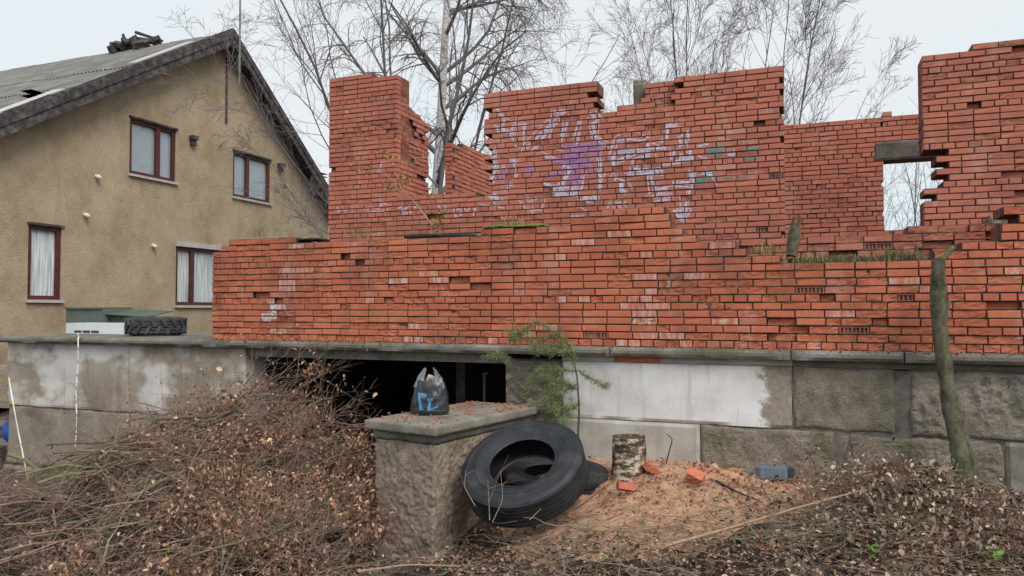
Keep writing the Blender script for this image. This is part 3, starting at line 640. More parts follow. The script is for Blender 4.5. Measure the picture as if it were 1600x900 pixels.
SH = sheet_me(); sa = math.atan(SL)
rr = random.Random(4)
for row in range(6):
    for k in range(9):
        nn = RIDGE[0] + .05 - row * 1.68 * math.cos(sa); x0 = OV - 1.10 - k * 1.08
        o = link('roof_sheet', SH, roof, (x0, ny(nn), roofh(min(nn, RIDGE[0])) + .145 + .012 * (k % 2)), (sa - .016 + rr.uniform(-.003, .003), 0, rr.uniform(-.006, .006)))
slope_box(1.8, 3.4, .262, .275, OV - .45, OV - .07, MB()).build('roof_patch', simple('pale_batten', [(.3, (.42, .38, .39)), (.7, (.6, .56, .56))]), roof)
slope_box(5.2, 6.9, .262, .275, OV - .35, OV - .07, MB()).build('roof_patch', bpy.data.materials['pale_batten'], roof)
# broken chimney rubble on the ridge
ch = MB(); rg = random.Random(9); cs0, cs1 = at(188, 60, RIDGE[0])[0] - HS, at(243, 60, RIDGE[0])[0] - HS
for i in range(16):
    M = Matrix.Translation((rg.uniform(cs0, cs1), ny(RIDGE[0]) - rg.uniform(-.1, .4), RIDGE[1] + rg.uniform(.08, .34))) @ Matrix.Rotation(rg.uniform(0, 3), 4, (rg.random(), rg.random(), rg.random() + .1))
    ch.box(-.2, .2, -.10, .10, -.06, .06, M)
for a, b in (((cs0, 0, .3), (cs0 + .5, .1, .55)), ((cs0 + .15, .1, .2), (cs0 + .1, 0, .62)), ((cs0 + .6, 0, .60), (cs1 + .25, 0, .22))):
    ch.tube([(a[0], ny(RIDGE[0]) + a[1], RIDGE[1] + a[2]), (b[0], ny(RIDGE[0]) + b[1], RIDGE[1] + b[2])], [.05, .04], 6)
ch.build('chimney_rubble', WOODD, roof)
MB().tube([(OV + .1, ny(8.35), 7.6), (OV + .1, ny(8.35), 14)], [.028, .022], 8).build('antenna_mast', simple('green_metal', [(.3, (.16, .22, .20)), (.7, (.24, .3, .28))]), he)
MB().tube([(.03, ny(8.42), 6.7), (.03, ny(8.42), 8.5)], [.03, .03], 6).build('cable_pipe', WOODD, he)
for x, y in ((299, 220), (436, 262)):
    n_, h_ = at_side(x, y, HS); mb = MB(); mb.box(0, .16, ny(n_) - .09, ny(n_) + .09, h_ + .02, h_ + .12); mb.box(0, .12, ny(n_) - .06, ny(n_) + .06, h_ - .12, h_ + .018); mb.build('vent_hood', WOODD, he)
for x, y in ((150, 275), (132, 335), (238, 383)):
    n_, h_ = at_side(x, y, HS); MB().lathe([(0, .16), (.035, .15), (.05, .08), (.04, 0), (0, 0)], 10, Matrix.Translation((0, ny(n_), h_)) @ Matrix.Rotation(1.9, 4, 'Y')).build('wall_lamp', simple('white_plastic', [(.3, (.6, .6, .58)), (.7, (.75, .75, .73))], rough=.5), he)

# ------------------------------------------------------------------ rough solids
def rough_box(L, Wd, H, amp=.01, freq=12, res=.04, seed=0, taper=0.0):
    bm = bmesh.new(); nx, ny_, nz = (max(1, int(k / res)) for k in (L, Wd, H))
    V = {}; Fs = []
    def vid(i, j, k):
        if (i, j, k) not in V: V[i, j, k] = len(V)
        return V[i, j, k]
    for i in range(nx):
        for j in range(ny_):
            Fs.append((vid(i, j, 0), vid(i, j + 1, 0), vid(i + 1, j + 1, 0), vid(i + 1, j, 0))); Fs.append((vid(i, j, nz), vid(i + 1, j, nz), vid(i + 1, j + 1, nz), vid(i, j + 1, nz)))
    for i in range(nx):
        for k in range(nz):
            Fs.append((vid(i, 0, k), vid(i + 1, 0, k), vid(i + 1, 0, k + 1), vid(i, 0, k + 1))); Fs.append((vid(i, ny_, k), vid(i, ny_, k + 1), vid(i + 1, ny_, k + 1), vid(i + 1, ny_, k)))
    for j in range(ny_):
        for k in range(nz):
            Fs.append((vid(0, j, k), vid(0, j, k + 1), vid(0, j + 1, k + 1), vid(0, j + 1, k))); Fs.append((vid(nx, j, k), vid(nx, j + 1, k), vid(nx, j + 1, k + 1), vid(nx, j, k + 1)))
    P = np.array([((i / nx - .5) * L, (j / ny_ - .5) * Wd, k / nz * H) for (i, j, k) in V])
    U = P / np.array([L / 2, Wd / 2, H / 2]) - np.array([0, 0, 1]); ed = (np.abs(U) > .999).sum(1)
    nrm = np.where(np.abs(U) > .999, U, 0); nrm /= np.linalg.norm(nrm, axis=1, keepdims=True) + 1e-9
    d = amp * (2.6 * vnoise(P + seed * 5.1, freq, 4) - .1) - amp * .8 * (ed > 1)
    P = P + nrm * d[:, None]
    if taper: P[:, :2] *= (1 - taper * P[:, 2:3] / H)
    return P, Fs
def at_z(x, y, z):
    r = ray(x, y); return C0 + r * ((z - EYE) / r.z)
bagm = []
# wing wall with cap slab
CZ = .62
fl, fr_, bk = at_z(568, 655, CZ), at_z(680, 667, CZ), at_z(840, 634, CZ)
wd = (fr_ - fl); wl_ = wd.length; dr = (bk - fr_); dl = dr.length
cen = (fl + fr_) / 2 + dr / 2; rz = math.atan2(dr.y, dr.x) - math.pi / 2
pe = empty('wing_wall', (cen.x, cen.y, -.7), rz, 'stubby pebbly concrete wing wall with a flat cap slab carrying the plastic bag', 'concrete wall')
ww = abs(wl_ * math.cos(math.atan2(wd.y, wd.x) - rz))
P, Fs = rough_box(ww - .13, dl - .10, 1.07, .016, 30, .0125, 1); link('body', np_mesh('body', P, Fs, C_PIER), pe, (0, .02, .08))
P, Fs = rough_box(ww - .11, dl - .08, .07, .006, 12, .03, 6); link('mortar_bed', np_mesh('mortar_bed', P, Fs, C_SLAB), pe, (0, .02, 1.155))
P, Fs = rough_box(ww, dl, .085, .005, 14, .02, 2); link('cap_slab', np_mesh('cap_slab', P, Fs, concrete('cap_concrete', [(.3, (.16, .14, .11)), (.5, (.26, .235, .195)), (.7, (.35, .32, .275))], moss=.35, bump=.6)), pe, (0, 0, 1.232))
P, Fs = rough_box(ww - .02, dl - .1, .34, .02, 8, .03, 4); link('footing', np_mesh('footing', P, Fs, concrete('footing_concrete', GR, moss=.5, white=.25, bump=.6)), pe, (.03, .02, -.1))
CAPT = -.7 + 1.232 + .085
# ------------------------------------------------------------------ tyres
t = NT('rubber'); v = t.pos(obj=True); c = t.ramp(t.noise(5, 6, .65, v), [(.3, (.011, .012, .014)), (.55, (.026, .028, .032)), (.75, (.06, .06, .06))]); t.bump(t.noise(70, 4, .6, v), .15, .004); RUB = t.done(c, .5)
RUBW = simple('dusty_rubber', [(.3, (.025, .026, .028)), (.55, (.06, .062, .066)), (.75, (.12, .12, .12))], 9, rough=.8, obj=True)
def tyre(R=.53, rb=.285, wd=.285, seg=96, lugs=0):
    h = wd / 2
    out_ = [(rb, -h * .72), (rb + .012, -h * .78), (rb + .022, -h * .80), (rb + .024, -h * .76), (rb + .034, -h * .78), (rb + .07, -h * .95), (rb + .11, -h), (rb + .113, -h * 1.025), (rb + .122, -h * 1.025), (rb + .125, -h * .99), (R - .055, -h * .95), (R - .05, -h * .97), (R - .035, -h * .93), (R - .012, -h * .84)]
    tread = []
    for z0, z1 in ((-.80, -.50), (-.44, -.17), (-.11, .11), (.17, .44), (.50, .80)):
        tread += [(R - .014, h * z0 - .001), (R, h * z0 + .002), (R + .002, h * (z0 + z1) / 2), (R, h * z1 - .002), (R - .014, h * z1 + .001)]
    inn = [(R - .03, h * .8), (R - .035, 0), (R - .03, -h * .8), (R - .08, -h * .9), (rb + .06, -h * .82), (rb + .02, -h * .66), (rb, -h * .72)]
    prof = out_ + tread + [(r, -z) for r, z in out_[::-1]]
    k = len(prof); prof = prof + [(r, -z) for r, z in inn[::-1]][0:0]
    prof2 = [(rb, h * .72), (rb + .02, h * .66), (rb + .06, h * .82), (R - .08, h * .9), (R - .03, h * .8), (R - .035, 0), (R - .03, -h * .8), (R - .08, -h * .9), (rb + .06, -h * .82), (rb + .02, -h * .66), (rb, -h * .72)]
    mb = MB().lathe(prof, seg); mb.lathe(prof2, seg)
    if lugs:
        for i in range(lugs):
            for sgn in (-1, 1):
                M = Matrix.Rotation(2 * math.pi * (i + .5 * (sgn > 0)) / lugs, 4, 'Z') @ Matrix.Translation((R + .002, 0, sgn * h * .42)) @ Matrix.Rotation(sgn * .6, 4, 'X')
                mb.box(-.03, .02, -.022, .022, -h * .5, h * .5, M)
    else:
        for i in range(seg):       # sipes on the shoulder ribs
            for sgn in (-1, 1):
                M = Matrix.Rotation(2 * math.pi * (i + .5) / seg, 4, 'Z') @ Matrix.Translation((R + .0015, 0, sgn * h * .65)); mb.box(-.006, .003, -.011, .011, -h * .13, h * .13, M)
    return mb
TY = tyre(); tme = mesh('tyre', TY.v, TY.f, RUB, True)
try: tme.set_sharp_from_angle(angle=math.radians(38))
except Exception: pass
def put_tyre(c, axis, label, me=tme, spin=0):
    o = link('tyre', me); o.location = c; o.rotation_mode = 'QUATERNION'; o.rotation_quaternion = Vector(axis).normalized().to_track_quat('Z', 'Y'); tag(o, label, 'tyre', 'scrap tyres'); return o
tc_ = at_y(820, 736, 6.42); put_tyre(tc_, (-.25, -.47, .85), 'big bare black truck tyre leaning against the wing wall')
put_tyre((.40, 7.02, -.01), (.03, -.04, 1), 'black tyre lying flat behind the leaning truck tyre')
T2 = tyre(.40, .22, .26, 48, 18); me2 = mesh('tyre_lugged', T2.v, T2.f, RUBW, True)
try: me2.set_sharp_from_angle(angle=math.radians(38))
except Exception: pass
p_ = at(244, 510, .9); put_tyre(W(p_[0], .9, LT + .145), (0, 0, 1), 'dusty grey tyre with chunky lugs lying on the garage roof slab', me2)
# ------------------------------------------------------------------ plastic bag
bp = at_z(671, 648, CAPT)
t = NT('black_plastic'); t.bump(t.noise(16, 3, .5, t.pos(obj=True)), .25, .02); t.b.inputs['Specular IOR Level'].default_value = .6
PLAS = t.done(t.ramp(t.noise(6, 4, .6, t.pos(obj=True)), [(.35, (.012, .013, .016)), (.7, (.035, .038, .045))]), .28)
t = NT('thin_grey_plastic'); t.bump(t.noise(22, 3, .5, t.pos(obj=True)), .3, .02); PLG = t.done((.16, .18, .20), .3)
bg_ = empty('plastic_bag', (bp.x, bp.y + .05, CAPT + .004), 0, 'full black carrier bag with blue print and stretched grey handles on the cap slab', 'bag')
bn = lambda th, z: float(vnoise(np.array([[math.cos(th) * 2, math.sin(th) * 2, z * 7]]), 1.6, 3)[0])
def bag_pt(th, z, off=0):
    k = np.interp(z, [0, .03, .12, .25, .33, .40], [.93, 1.0, .98, .84, .70, .52]); kd = np.interp(z, [0, .03, .15, .28, .40], [.9, 1.0, .95, .7, .32])
    r = 1 + .16 * bn(th, z) + .02 * math.sin(th * 11 + z * 30) + .015 * math.sin(th * 5 - z * 60)
    if z < .07: r += .03 * math.sin(z * 260 + th * 2)
    ca, sa_ = math.cos(th), math.sin(th); sq = lambda c: math.copysign(abs(c) ** .72, c)
    return Vector((sq(ca) * (.178 * k * r + off), sq(sa_) * (.12 * kd * r + off), z * (1 + .04 * math.sin(2 * th))))
nt_, nz_ = 72, 40; V = [bag_pt(2 * math.pi * i / nt_, .31 * j / nz_) for j in range(nz_ + 1) for i in range(nt_)]
Fc = [(j * nt_ + i, j * nt_ + (i + 1) % nt_, (j + 1) * nt_ + (i + 1) % nt_, (j + 1) * nt_ + i) for j in range(nz_) for i in range(nt_)] + [tuple(range(nt_))[::-1]]
link('bag_body', mesh('bag_body', V, Fc, PLAS, True), bg_)
for sgn, tipx in ((-1, -.03), (1, .02)):      # handles: sheets running up to a narrow loop
    mb = MB()
    for side in (-1, 1):
        rows = []
        for j in range(9):
            u = j / 8; wv = np.interp(u, [0, .35, 1], [.105, .06, .014]); cx = np.interp(u, [0, .5, 1], [sgn * .085, sgn * .085, tipx + sgn * .015]); z = .25 + u * .175; yy = side * np.interp(u, [0, .4, 1], [.072, .04, .006])
            rows.append([(cx + (q_ / 6 - .5) * wv * 1.25, yy + .006 * math.sin(q_ * 2.4 + j), z + .012 * math.cos(q_ * 1.7)) for q_ in range(7)])
        n0 = len(mb.v); mb.v += [p for r in rows for p in r]; mb.f += [(n0 + j * 7 + i, n0 + j * 7 + i + 1, n0 + (j + 1) * 7 + i + 1, n0 + (j + 1) * 7 + i) for j in range(8) for i in range(6)]
    o = mb.build('handle', PLG, bg_, smooth=True); md = o.modifiers.new('t', 'SOLIDIFY'); md.thickness = .003
P, Fs = rough_box(.10, .05, .11, .008, 14, .02, 3); link('contents', np_mesh('contents', P, Fs, simple('crumpled_paper', [(.35, (.10, .075, .05)), (.65, (.5, .45, .36))], 22, obj=True)), bg_, (-.01, 0, .26), (0, .35, 0))
BLUE = simple('blue_print', [(.3, (.04, .16, .34)), (.7, (.08, .27, .50))], 30, rough=.4, bump=.1, obj=True); mb = MB()
def bstroke(a, b, w):
    n = 10
    for i in range(n):
        q = []
        for u, sd in ((i / n, -1), (i / n, 1), ((i + 1) / n, 1), ((i + 1) / n, -1)):
            x = a[0] + (b[0] - a[0]) * u; z = a[1] + (b[1] - a[1]) * u; L = math.hypot(b[0] - a[0], b[1] - a[1]); x -= sd * w / 2 * (b[1] - a[1]) / L; z += sd * w / 2 * (b[0] - a[0]) / L
            k = np.interp(z, [0, .03, .12, .25, .33, .40], [.93, 1.0, .98, .84, .70, .52]); cx = max(-1, min(1, x / (.178 * k))); th = -math.acos(math.copysign(abs(cx) ** (1 / .72), cx)); q.append(bag_pt(th, z, .004))
        mb.add(q, [(0, 1, 2, 3)])
bx_ = lambda x, y: ((x - 620) / 1540 * .98, (795 - y) / 1540 * .93)
for a, b, w in (((478, 465), (515, 700), .026), ((470, 475), (585, 490), .022), ((575, 480), (560, 520), .018), ((480, 705), (550, 700), .016), ((640, 535), (625, 710), .026), ((600, 560), (672, 545), .02), ((672, 530), (668, 575), .012), ((605, 715), (700, 690), .02), ((690, 695), (745, 650), .014)): bstroke(bx_(*a), bx_(*b), w)
mb.build('print', BLUE, bg_)
# ------------------------------------------------------------------ birch log, bricks, canister, stone
t = NT('birch_bark'); v = t.pos(1, 1, 2.2); c = t.ramp(t.noise(9, 6, .7, v), [(.42, (.05, .035, .025)), (.5, (.17, .12, .08)), (.58, (.55, .49, .38)), (.7, (.66, .6, .5))]); t.bump(t.noise(30, 5, .7), .8, .02); BARK = t.done(c, .9)
lp = on_ground(983, 738, .0); mb = MB(); rg = random.Random(2); prof_n = 28
V = []; nz_ = 10
for j in range(nz_ + 1):
    for i in range(prof_n):
        th = 2 * math.pi * i / prof_n; r = .15 * (1 + .12 * math.sin(th * 2 + 1) * .5 + .16 * float(vnoise(np.array([[math.cos(th) * 2, math.sin(th) * 2, j * .3]]), 1.5, 3)[0])) * (1.06 - .08 * j / nz_); V.append((r * math.cos(th), r * math.sin(th), -.06 + .38 * j / nz_))
Fc = [(j * prof_n + i, j * prof_n + (i + 1) % prof_n, (j + 1) * prof_n + (i + 1) % prof_n, (j + 1) * prof_n + i) for j in range(nz_) for i in range(prof_n)]
le_ = empty('birch_log', lp, .3, 'short upright birch log with peeling bark beside the concrete wall', 'log')
link('bark', mesh('bark', V, Fc, BARK, True), le_)
V = [(x * .95, y * .95, z - .012 + .01 * math.sin(x * 40)) for x, y, z in V[-prof_n:]] + [(0, 0, .31)]
link('cut_face', mesh('cut_face', V, [(i, (i + 1) % prof_n, prof_n) for i in range(prof_n)], simple('rotten_wood', [(.35, (.035, .02, .014)), (.65, (.13, .075, .05))], 30, bump=1)), le_)
def lone_brick(pix, Y, rot, sc, label, kind='plain'):
    p = on_ground(*pix, .03); me = brick_me('spalled' if kind == 'plain' else kind, 'h' if kind == 'plain' else 's', 3, 'low_sp'); o = link('brick', me); o.location = p; o.rotation_euler = rot; o.scale = sc; tag(o, label, 'brick', 'loose bricks on the sand heap')
lone_brick((1083, 757), 6.75, (.5, .35, -.5), (1.15, .9, 1.2), 'half brick sticking up out of the sand near the concrete wall')
lone_brick((978, 774), 6.3, (1.1, .2, .3), (.6, .6, .8), 'bright orange perforated brick chunk lying on the sand', 'hollow')
lone_brick((1022, 742), 7.0, (.2, .6, .2), (.7, .7, .9), 'small red brick fragment at the foot of the birch log', 'spalled')
cp = on_ground(1203, 749, .03); ce = empty('plastic_canister', cp, -.15, 'blue grey plastic canister with a long flat spout lying by the wall', 'canister')
PLB = simple('blue_grey_plastic', [(.3, (.10, .135, .175)), (.7, (.17, .215, .265))], 6, rough=.4, bump=.1)
mb = MB(); mb.prism([(-.09, -.06), (.12, -.06), (.15, -.05), (.15, .05), (.12, .06), (-.09, .06), (-.12, .03), (-.12, -.03)], -.01, .085); mb.build('canister_body', PLB, ce)
MB().box(-.22, -.121, -.022, .022, .025, .05).build('spout', PLB, ce); MB().box(.151, .20, -.06, .06, -.012, .08).build('end_cap', simple('dark_plastic', [(.3, (.03, .035, .045)), (.7, (.06, .07, .08))], rough=.4), ce)
for k in range(5): MB().box(-.05 + k * .038, -.035 + k * .038, -.063, -.0601, .01, .075).build('rib', PLB, ce)
def stone(pix, Y, r, label, sd):
    bm = bmesh.new(); bmesh.ops.create_icosphere(bm, subdivisions=4, radius=1); P = np.array([v.co[:] for v in bm.verts]); d = 1 + .35 * vnoise(P + sd, 1.1, 4); P = P * d[:, None] * np.array(r)
    Fs = np.array([[v.index for v in f.verts] for f in bm.faces]); o = link('stone', np_mesh('stone', P, Fs, simple('field_stone', [(.3, (.22, .185, .16)), (.7, (.40, .35, .31))], 12, bump=.6), smooth=True)); o.location = on_ground(*pix, .03); tag(o, label, 'stone')
stone((1320, 747), 6.55, (.17, .13, .13), 'rounded grey field stone half buried in dry leaves', 2)

# ------------------------------------------------------------------ things on the garage roof and beyond it
GREEN = simple('grey_green_metal', [(.3, (.10, .125, .115)), (.7, (.15, .18, .165))], 3, rough=.5, bump=.1); GREEN2 = simple('dark_green_metal', [(.3, (.075, .10, .075)), (.7, (.11, .14, .105))], 3, rough=.5, bump=.1)
a0, a1, a2 = at(103, 500, 1.9)[0], at(160, 500, 1.9)[0], at(222, 500, 1.9)[0]; zt = at(130, 483, 1.9)[1]
ge = empty('metal_cabinet', W((a0 + a2) / 2, 1.9, LT), -ANG, 'grey green metal cabinet with a sloped lid on the garage roof slab', 'cabinet'); c_ = (a0 + a2) / 2
MB().box(a0 - c_, a1 - c_, 0, .6, 0, zt - LT).build('cabinet_body', GREEN, ge); MB().box(a1 - c_ + .003, a2 - c_ - .02, .15, .6, 0, zt - LT - .13).build('side_box', GREEN2, ge)
MB().add([(a1 - c_ + .004, .05, zt - LT - .075), (a2 - c_ + .02, .1, zt - LT - .125), (a2 - c_ + .02, .62, zt - LT - .03), (a1 - c_ + .004, .62, zt - LT + .0), (a1 - c_ + .004, .05, zt - LT - .095), (a2 - c_ + .02, .1, zt - LT - .145), (a2 - c_ + .02, .62, zt - LT - .05), (a1 - c_ + .004, .62, zt - LT - .02)], [(0, 1, 2, 3), (7, 6, 5, 4), (0, 4, 5, 1), (1, 5, 6, 2), (2, 6, 7, 3), (3, 7, 4, 0)]).build('lid', GREEN2, ge); MB().box(a0 - c_ - .02, a1 - c_ + .002, -.03, .62, zt - LT + .002, zt - LT + .03).build('lid', GREEN2, ge)
b0, b1 = at(103, 510, 1.2)[0], at(205, 510, 1.2)[0]; zb = at(150, 505, 1.2)[1]
we = empty('white_appliance', W((b0 + b1) / 2, 1.2, LT), -ANG, 'long white appliance casing with dark vents in front of the metal cabinet', 'appliance')
WHT = simple('white_enamel', [(.3, (.62, .64, .66)), (.7, (.74, .76, .78))], 4, rough=.4, bump=.05); hb_ = (b1 - b0) / 2; MB().box(-hb_, hb_, 0, .45, 0, zb - LT).build('casing', WHT, we)
for k in range(3): MB().box(-hb_ + .2 + k * .19, -hb_ + .36 + k * .19, -.006, -.001, .015, .05).build('vent', WOODD, we)
xp = at(4, 520, 2.6); xe = empty('water_tank', W(xp[0] - .55, 2.6, .0), -ANG, 'pale blue white plastic tank standing past the garage corner', 'tank')
TNK = simple('pale_plastic', [(.3, (.50, .58, .64)), (.7, (.66, .73, .78))], 3, rough=.4, bump=.05)
for z0, z1 in ((.75, 1.24), (1.245, 1.72)): P, Fs = rough_box(1.15, 1.0, z1 - z0, .01, 2, .1, 3); link('tank_body', np_mesh('tank_body', P, Fs, TNK, smooth=True), xe, (0, .5, z0))
MB().box(-.55, .55, 0, 1, .0, .74).build('pallet_base', WOODD, xe)
PLK = ['topmost grey plank', 'second plank from the top', 'middle plank', 'second plank from the bottom', 'lowest plank'][::-1]
for k in range(5):
    o = MB().box(-.9, .35, -.1, .1, 0, .07).build('plank', simple('grey_plank_%d' % k, [(.3, (.2 + .03 * k, .19 + .02 * k, .18)), (.7, (.32, .3, .28))], 6), None, W(-8.35, .75, -.55 + k * .30), (0, 0, -ANG + .05 * k)); tag(o, PLK[k] + ' of the weathered stack beyond the plastered garage corner', 'plank', 'planks beyond the garage corner')
o = MB().lathe([(0, 0), (.17, 0), (.19, .05), (.19, .40), (.15, .45), (.06, .46), (.05, .5), (0, .5)], 20).build('blue_drum', simple('blue_plastic', [(.3, (.02, .07, .30)), (.7, (.03, .11, .42))], 4, rough=.4, bump=.05), None, W(-8.25, .25, -.25)); tag(o, 'small bright blue plastic drum past the garage corner', 'drum')
o.rotation_euler = (0, 1.3, 0)
# barrier tapes
t = NT('barrier_tape'); sx = t.n('ShaderNodeSeparateXYZ'); t.l(t.pos(1, 1, 5.5, obj=True), sx.inputs[0]); fr2 = t.math('FRACT', sx.outputs['Z']); TAPE = t.done(t.ramp(fr2, [(.0, (.74, .72, .66)), (.78, (.74, .72, .66)), (.80, (.62, .22, .14)), (1, (.62, .24, .15))]), .5)
t = NT('cream_tape'); TAPE2 = t.done(t.ramp(t.noise(6, 2, .5), [(.45, (.72, .69, .62)), (.6, (.70, .58, .22))]), .5)
def ribbon(pts, w, m, label):
    P = [Vector(p) for p in pts]; V = []; Fc = []
    for i, p in enumerate(P):
        tw = .5 * math.sin(i * 1.1); ux = Vector((math.cos(tw), math.sin(tw) * .6, 0)) if abs((P[-1] - P[0]).z) > .3 else Vector((0, .7, .5)); V += [p - ux * w / 2, p + ux * w / 2]
    Fc = [(2 * i, 2 * i + 1, 2 * i + 3, 2 * i + 2) for i in range(len(P) - 1)]; o = link('barrier_tape', mesh('barrier_tape', V, Fc, m)); md = o.modifiers.new('t', 'SOLIDIFY'); md.thickness = .002; tag(o, label, 'tape', 'barrier tapes')
def wp(x, y, n): a, b = at(x, y, n); return W(a, n, b)
ribbon([wp(122, 521, -.10), wp(123, 527, -.135)] + [wp(122 - 4 * i / 10 + .8 * math.sin(i), 530 + 17 * i, -.15 - .01 * math.sin(i * 2)) for i in range(11)], .018, TAPE, 'red and white barrier tape hanging down over the plastered wall')
ribbon([wp(14 + 31 * (i / 10) ** 1.1, 590 + 165 * i / 10, -.2 - .03 * i) for i in range(11)], .02, TAPE2, 'slack cream tape hanging at the outer corner of the plastered wall')
gp = [at_z(x, y, -.12) for x, y in ((76, 897), (92, 896), (110, 895), (130, 894), (150, 893), (172, 893), (190, 897))]
ribbon([(p.x, p.y, max(gz(p.x, p.y) + .09, -.2)) for p in gp], .03, TAPE2, 'loose strip of tape lying on the leaf litter')
# ------------------------------------------------------------------ leaning sawn trunk
t = NT('mossy_bark'); c = t.ramp(t.noise(11, 7, .75, t.pos(1, 1, .6)), [(.32, (.03, .027, .02)), (.46, (.085, .08, .045)), (.58, (.15, .138, .095)), (.68, (.11, .088, .07)), (.76, (.42, .41, .37))]); t.bump(t.noise(28, 5, .7, t.pos(1, 1, .3)), .9, .02); MOSSB = t.done(c, .95)
CUTW = simple('cut_wood', [(.3, (.42, .28, .15)), (.7, (.62, .46, .28))], 20)
def wob_tube(pts, rad, sides, amp, seed, dense=6):
    P = np.array([tuple(p) for p in pts]); n = len(P); tt = np.linspace(0, n - 1, (n - 1) * dense + 1); Q = np.stack([np.interp(tt, range(n), P[:, k]) for k in range(3)], 1); Rr = np.interp(tt, range(n), rad)
    Q[1:-1] = (Q[:-2] + 2 * Q[1:-1] + Q[2:]) / 4; v, f = tubes(Q[None], Rr[None], sides); c = np.repeat(Q, sides, 0); d = v - c; v = c + d * (1 + amp * vnoise(v + seed, 6, 3) * 2)[:, None]; return v, f, Q
te_ = empty('sawn_trunk', wp(1500, 768, -.45), 0, 'mossy sawn off tree trunk leaning up against the brick wall', 'tree trunk')
base = te_.location.copy()
v, f, Q = wob_tube([wp(1512, 790, -.5), wp(1499, 710, -.44), wp(1486, 640, -.40), wp(1474, 560, -.36), wp(1466, 480, -.33), wp(1466, 404, -.31)], [.082, .068, .062, .060, .060, .058], 20, .30, 1, 22)
cq = np.repeat(Q, 20, 0); v = cq + (v - cq) * (1 + .22 * vnoise(v * np.array([1, 1, .28]), 34, 3) + .10 * vnoise(v, 60, 2))[:, None]
o = link('trunk', np_mesh('trunk', v - np.array(base), f, MOSSB, smooth=True), te_)
o = link('sawn_top', mesh('sawn_top', [tuple(p) for p in v[-20:] - np.array(base)], [tuple(range(20))], CUTW), te_)
v, f, Q = wob_tube([wp(1530, 790, -.5), wp(1516, 710, -.44), wp(1500, 655, -.38), wp(1490, 620, -.35)], [.035, .03, .026, .012], 12, .3, 5); link('side_stem', np_mesh('side_stem', v - np.array(base), f, MOSSB, smooth=True), te_)
v, f, Q = wob_tube([wp(1462, 408, -.3), wp(1476, 402, -.26), wp(1490, 386, -.2)], [.02, .03, .022], 10, .4, 8); link('broken_limb', np_mesh('broken_limb', v - np.array(base), f, MOSSB, smooth=True), te_)
v, f, Q = wob_tube([wp(1476, 500, -.3), wp(1483, 470, -.24)], [.02, .012], 8, .2, 8); link('snag', np_mesh('snag', v - np.array(base), f, MOSSB, smooth=True), te_)

# ------------------------------------------------------------------ sand heap, leaf litter, brushwood
def patch(name, x0, x1, y0, y1, fn, m, n=110, sink=.02):
    xs, ys = np.linspace(x0, x1, n), np.linspace(y0, y1, n); Xg, Yg = np.meshgrid(xs, ys); hh = fn(Xg, Yg); p = np.stack([Xg.ravel(), Yg.ravel(), np.zeros(Xg.size)], 1)
    nn = (.045 * vnoise(p, 7, 5)).reshape(Xg.shape); Zg = ground_h(Xg, Yg) + hh - sink + nn; i = np.arange(Xg.size).reshape(Xg.shape)
    q = np.stack([i[:-1, :-1], i[:-1, 1:], i[1:, 1:], i[1:, :-1]], -1).reshape(-1, 4); return link(name, np_mesh(name, np.stack([Xg.ravel(), Yg.ravel(), Zg.ravel()], 1), q, m, smooth=True))
t = NT('brick_sand'); c = t.ramp(t.noise(30, 6, .75), [(.3, (.33, .16, .10)), (.5, (.58, .34, .21)), (.65, (.68, .45, .30)), (.8, (.74, .58, .40))])
c = t.mix(t.ramp(t.noise(5, 5, .7), [(.52, 0.0), (.64, .7)]), c, (.13, .075, .05)); c = t.mix(t.ramp(t.noise(60, 3, .7), [(.62, 0.0), (.7, .8)]), c, (.45, .09, .045)); t.bump(t.noise(60, 5, .8), 1, .02); SAND = t.done(c, .95)
tag(patch('sand_heap', -.1, 3.2, 5.0, 7.75, sand_h, SAND, 130, .012), 'heap of orange brick sand and crushed rubble by the concrete wall', 'sand heap', kind='stuff')
LC = np.array([(.07, .045, .034), (.13, .076, .052), (.22, .13, .088), (.31, .185, .125), (.42, .27, .19), (.54, .42, .29), (.62, .51, .37), (.42, .05, .026)])
def leaves(P, size, col, rng, flat=.5, hang=0.0):
    n = len(P); up = rng.normal(0, 1, (n, 3)); up[:, 2] = np.abs(up[:, 2]) + flat * 2.5; up /= np.linalg.norm(up, axis=1, keepdims=True)
    a = rng.normal(0, 1, (n, 3)); a[:, 2] -= hang * 2.5; a -= up * (a * up).sum(1, keepdims=True); a /= np.linalg.norm(a, axis=1, keepdims=True) + 1e-9; b = np.cross(up, a)
    s = size[:, None]; w = rng.uniform(.26, .42, (n, 1)); fold = rng.uniform(.05, .35, (n, 1)); curl = rng.uniform(-.25, .35, (n, 1))
    q = np.stack([P, P + a * s * .30 + b * s * w * .85 + up * s * fold, P + a * s * .68 + b * s * w * .7 + up * s * (fold + curl * .5), P + a * s + up * s * curl, P + a * s * .68 - b * s * w * .7 + up * s * (fold + curl * .5), P + a * s * .30 - b * s * w * .85 + up * s * fold], 1)
    i = np.arange(n)[:, None] * 6; f = np.concatenate([i + np.array([[0, 1, 2, 3]]), i + np.array([[0, 3, 4, 5]])], 0); return q.reshape(-1, 3), f, np.repeat(col, 6, 0)
def leaf_mat(name, trans=.0):
    t = NT(name); a = t.n('ShaderNodeAttribute', attribute_name='tint').outputs['Color']; t.l(t.mix(t.ramp(t.noise(60, 3, .6), [(.35, .45), (.6, 0.0)]), a, (.04, .025, .018)), t.b.inputs['Base Color']); return t.done(None, .75)
LEAF = leaf_mat('dry_leaves'); STICK = leaf_mat('twig_bark')
def pick(rng, n, w): return LC[rng.choice(len(LC), n, p=np.array(w) / sum(w))] * rng.uniform(.75, 1.2, (n, 1))
g = np.random.default_rng(21)
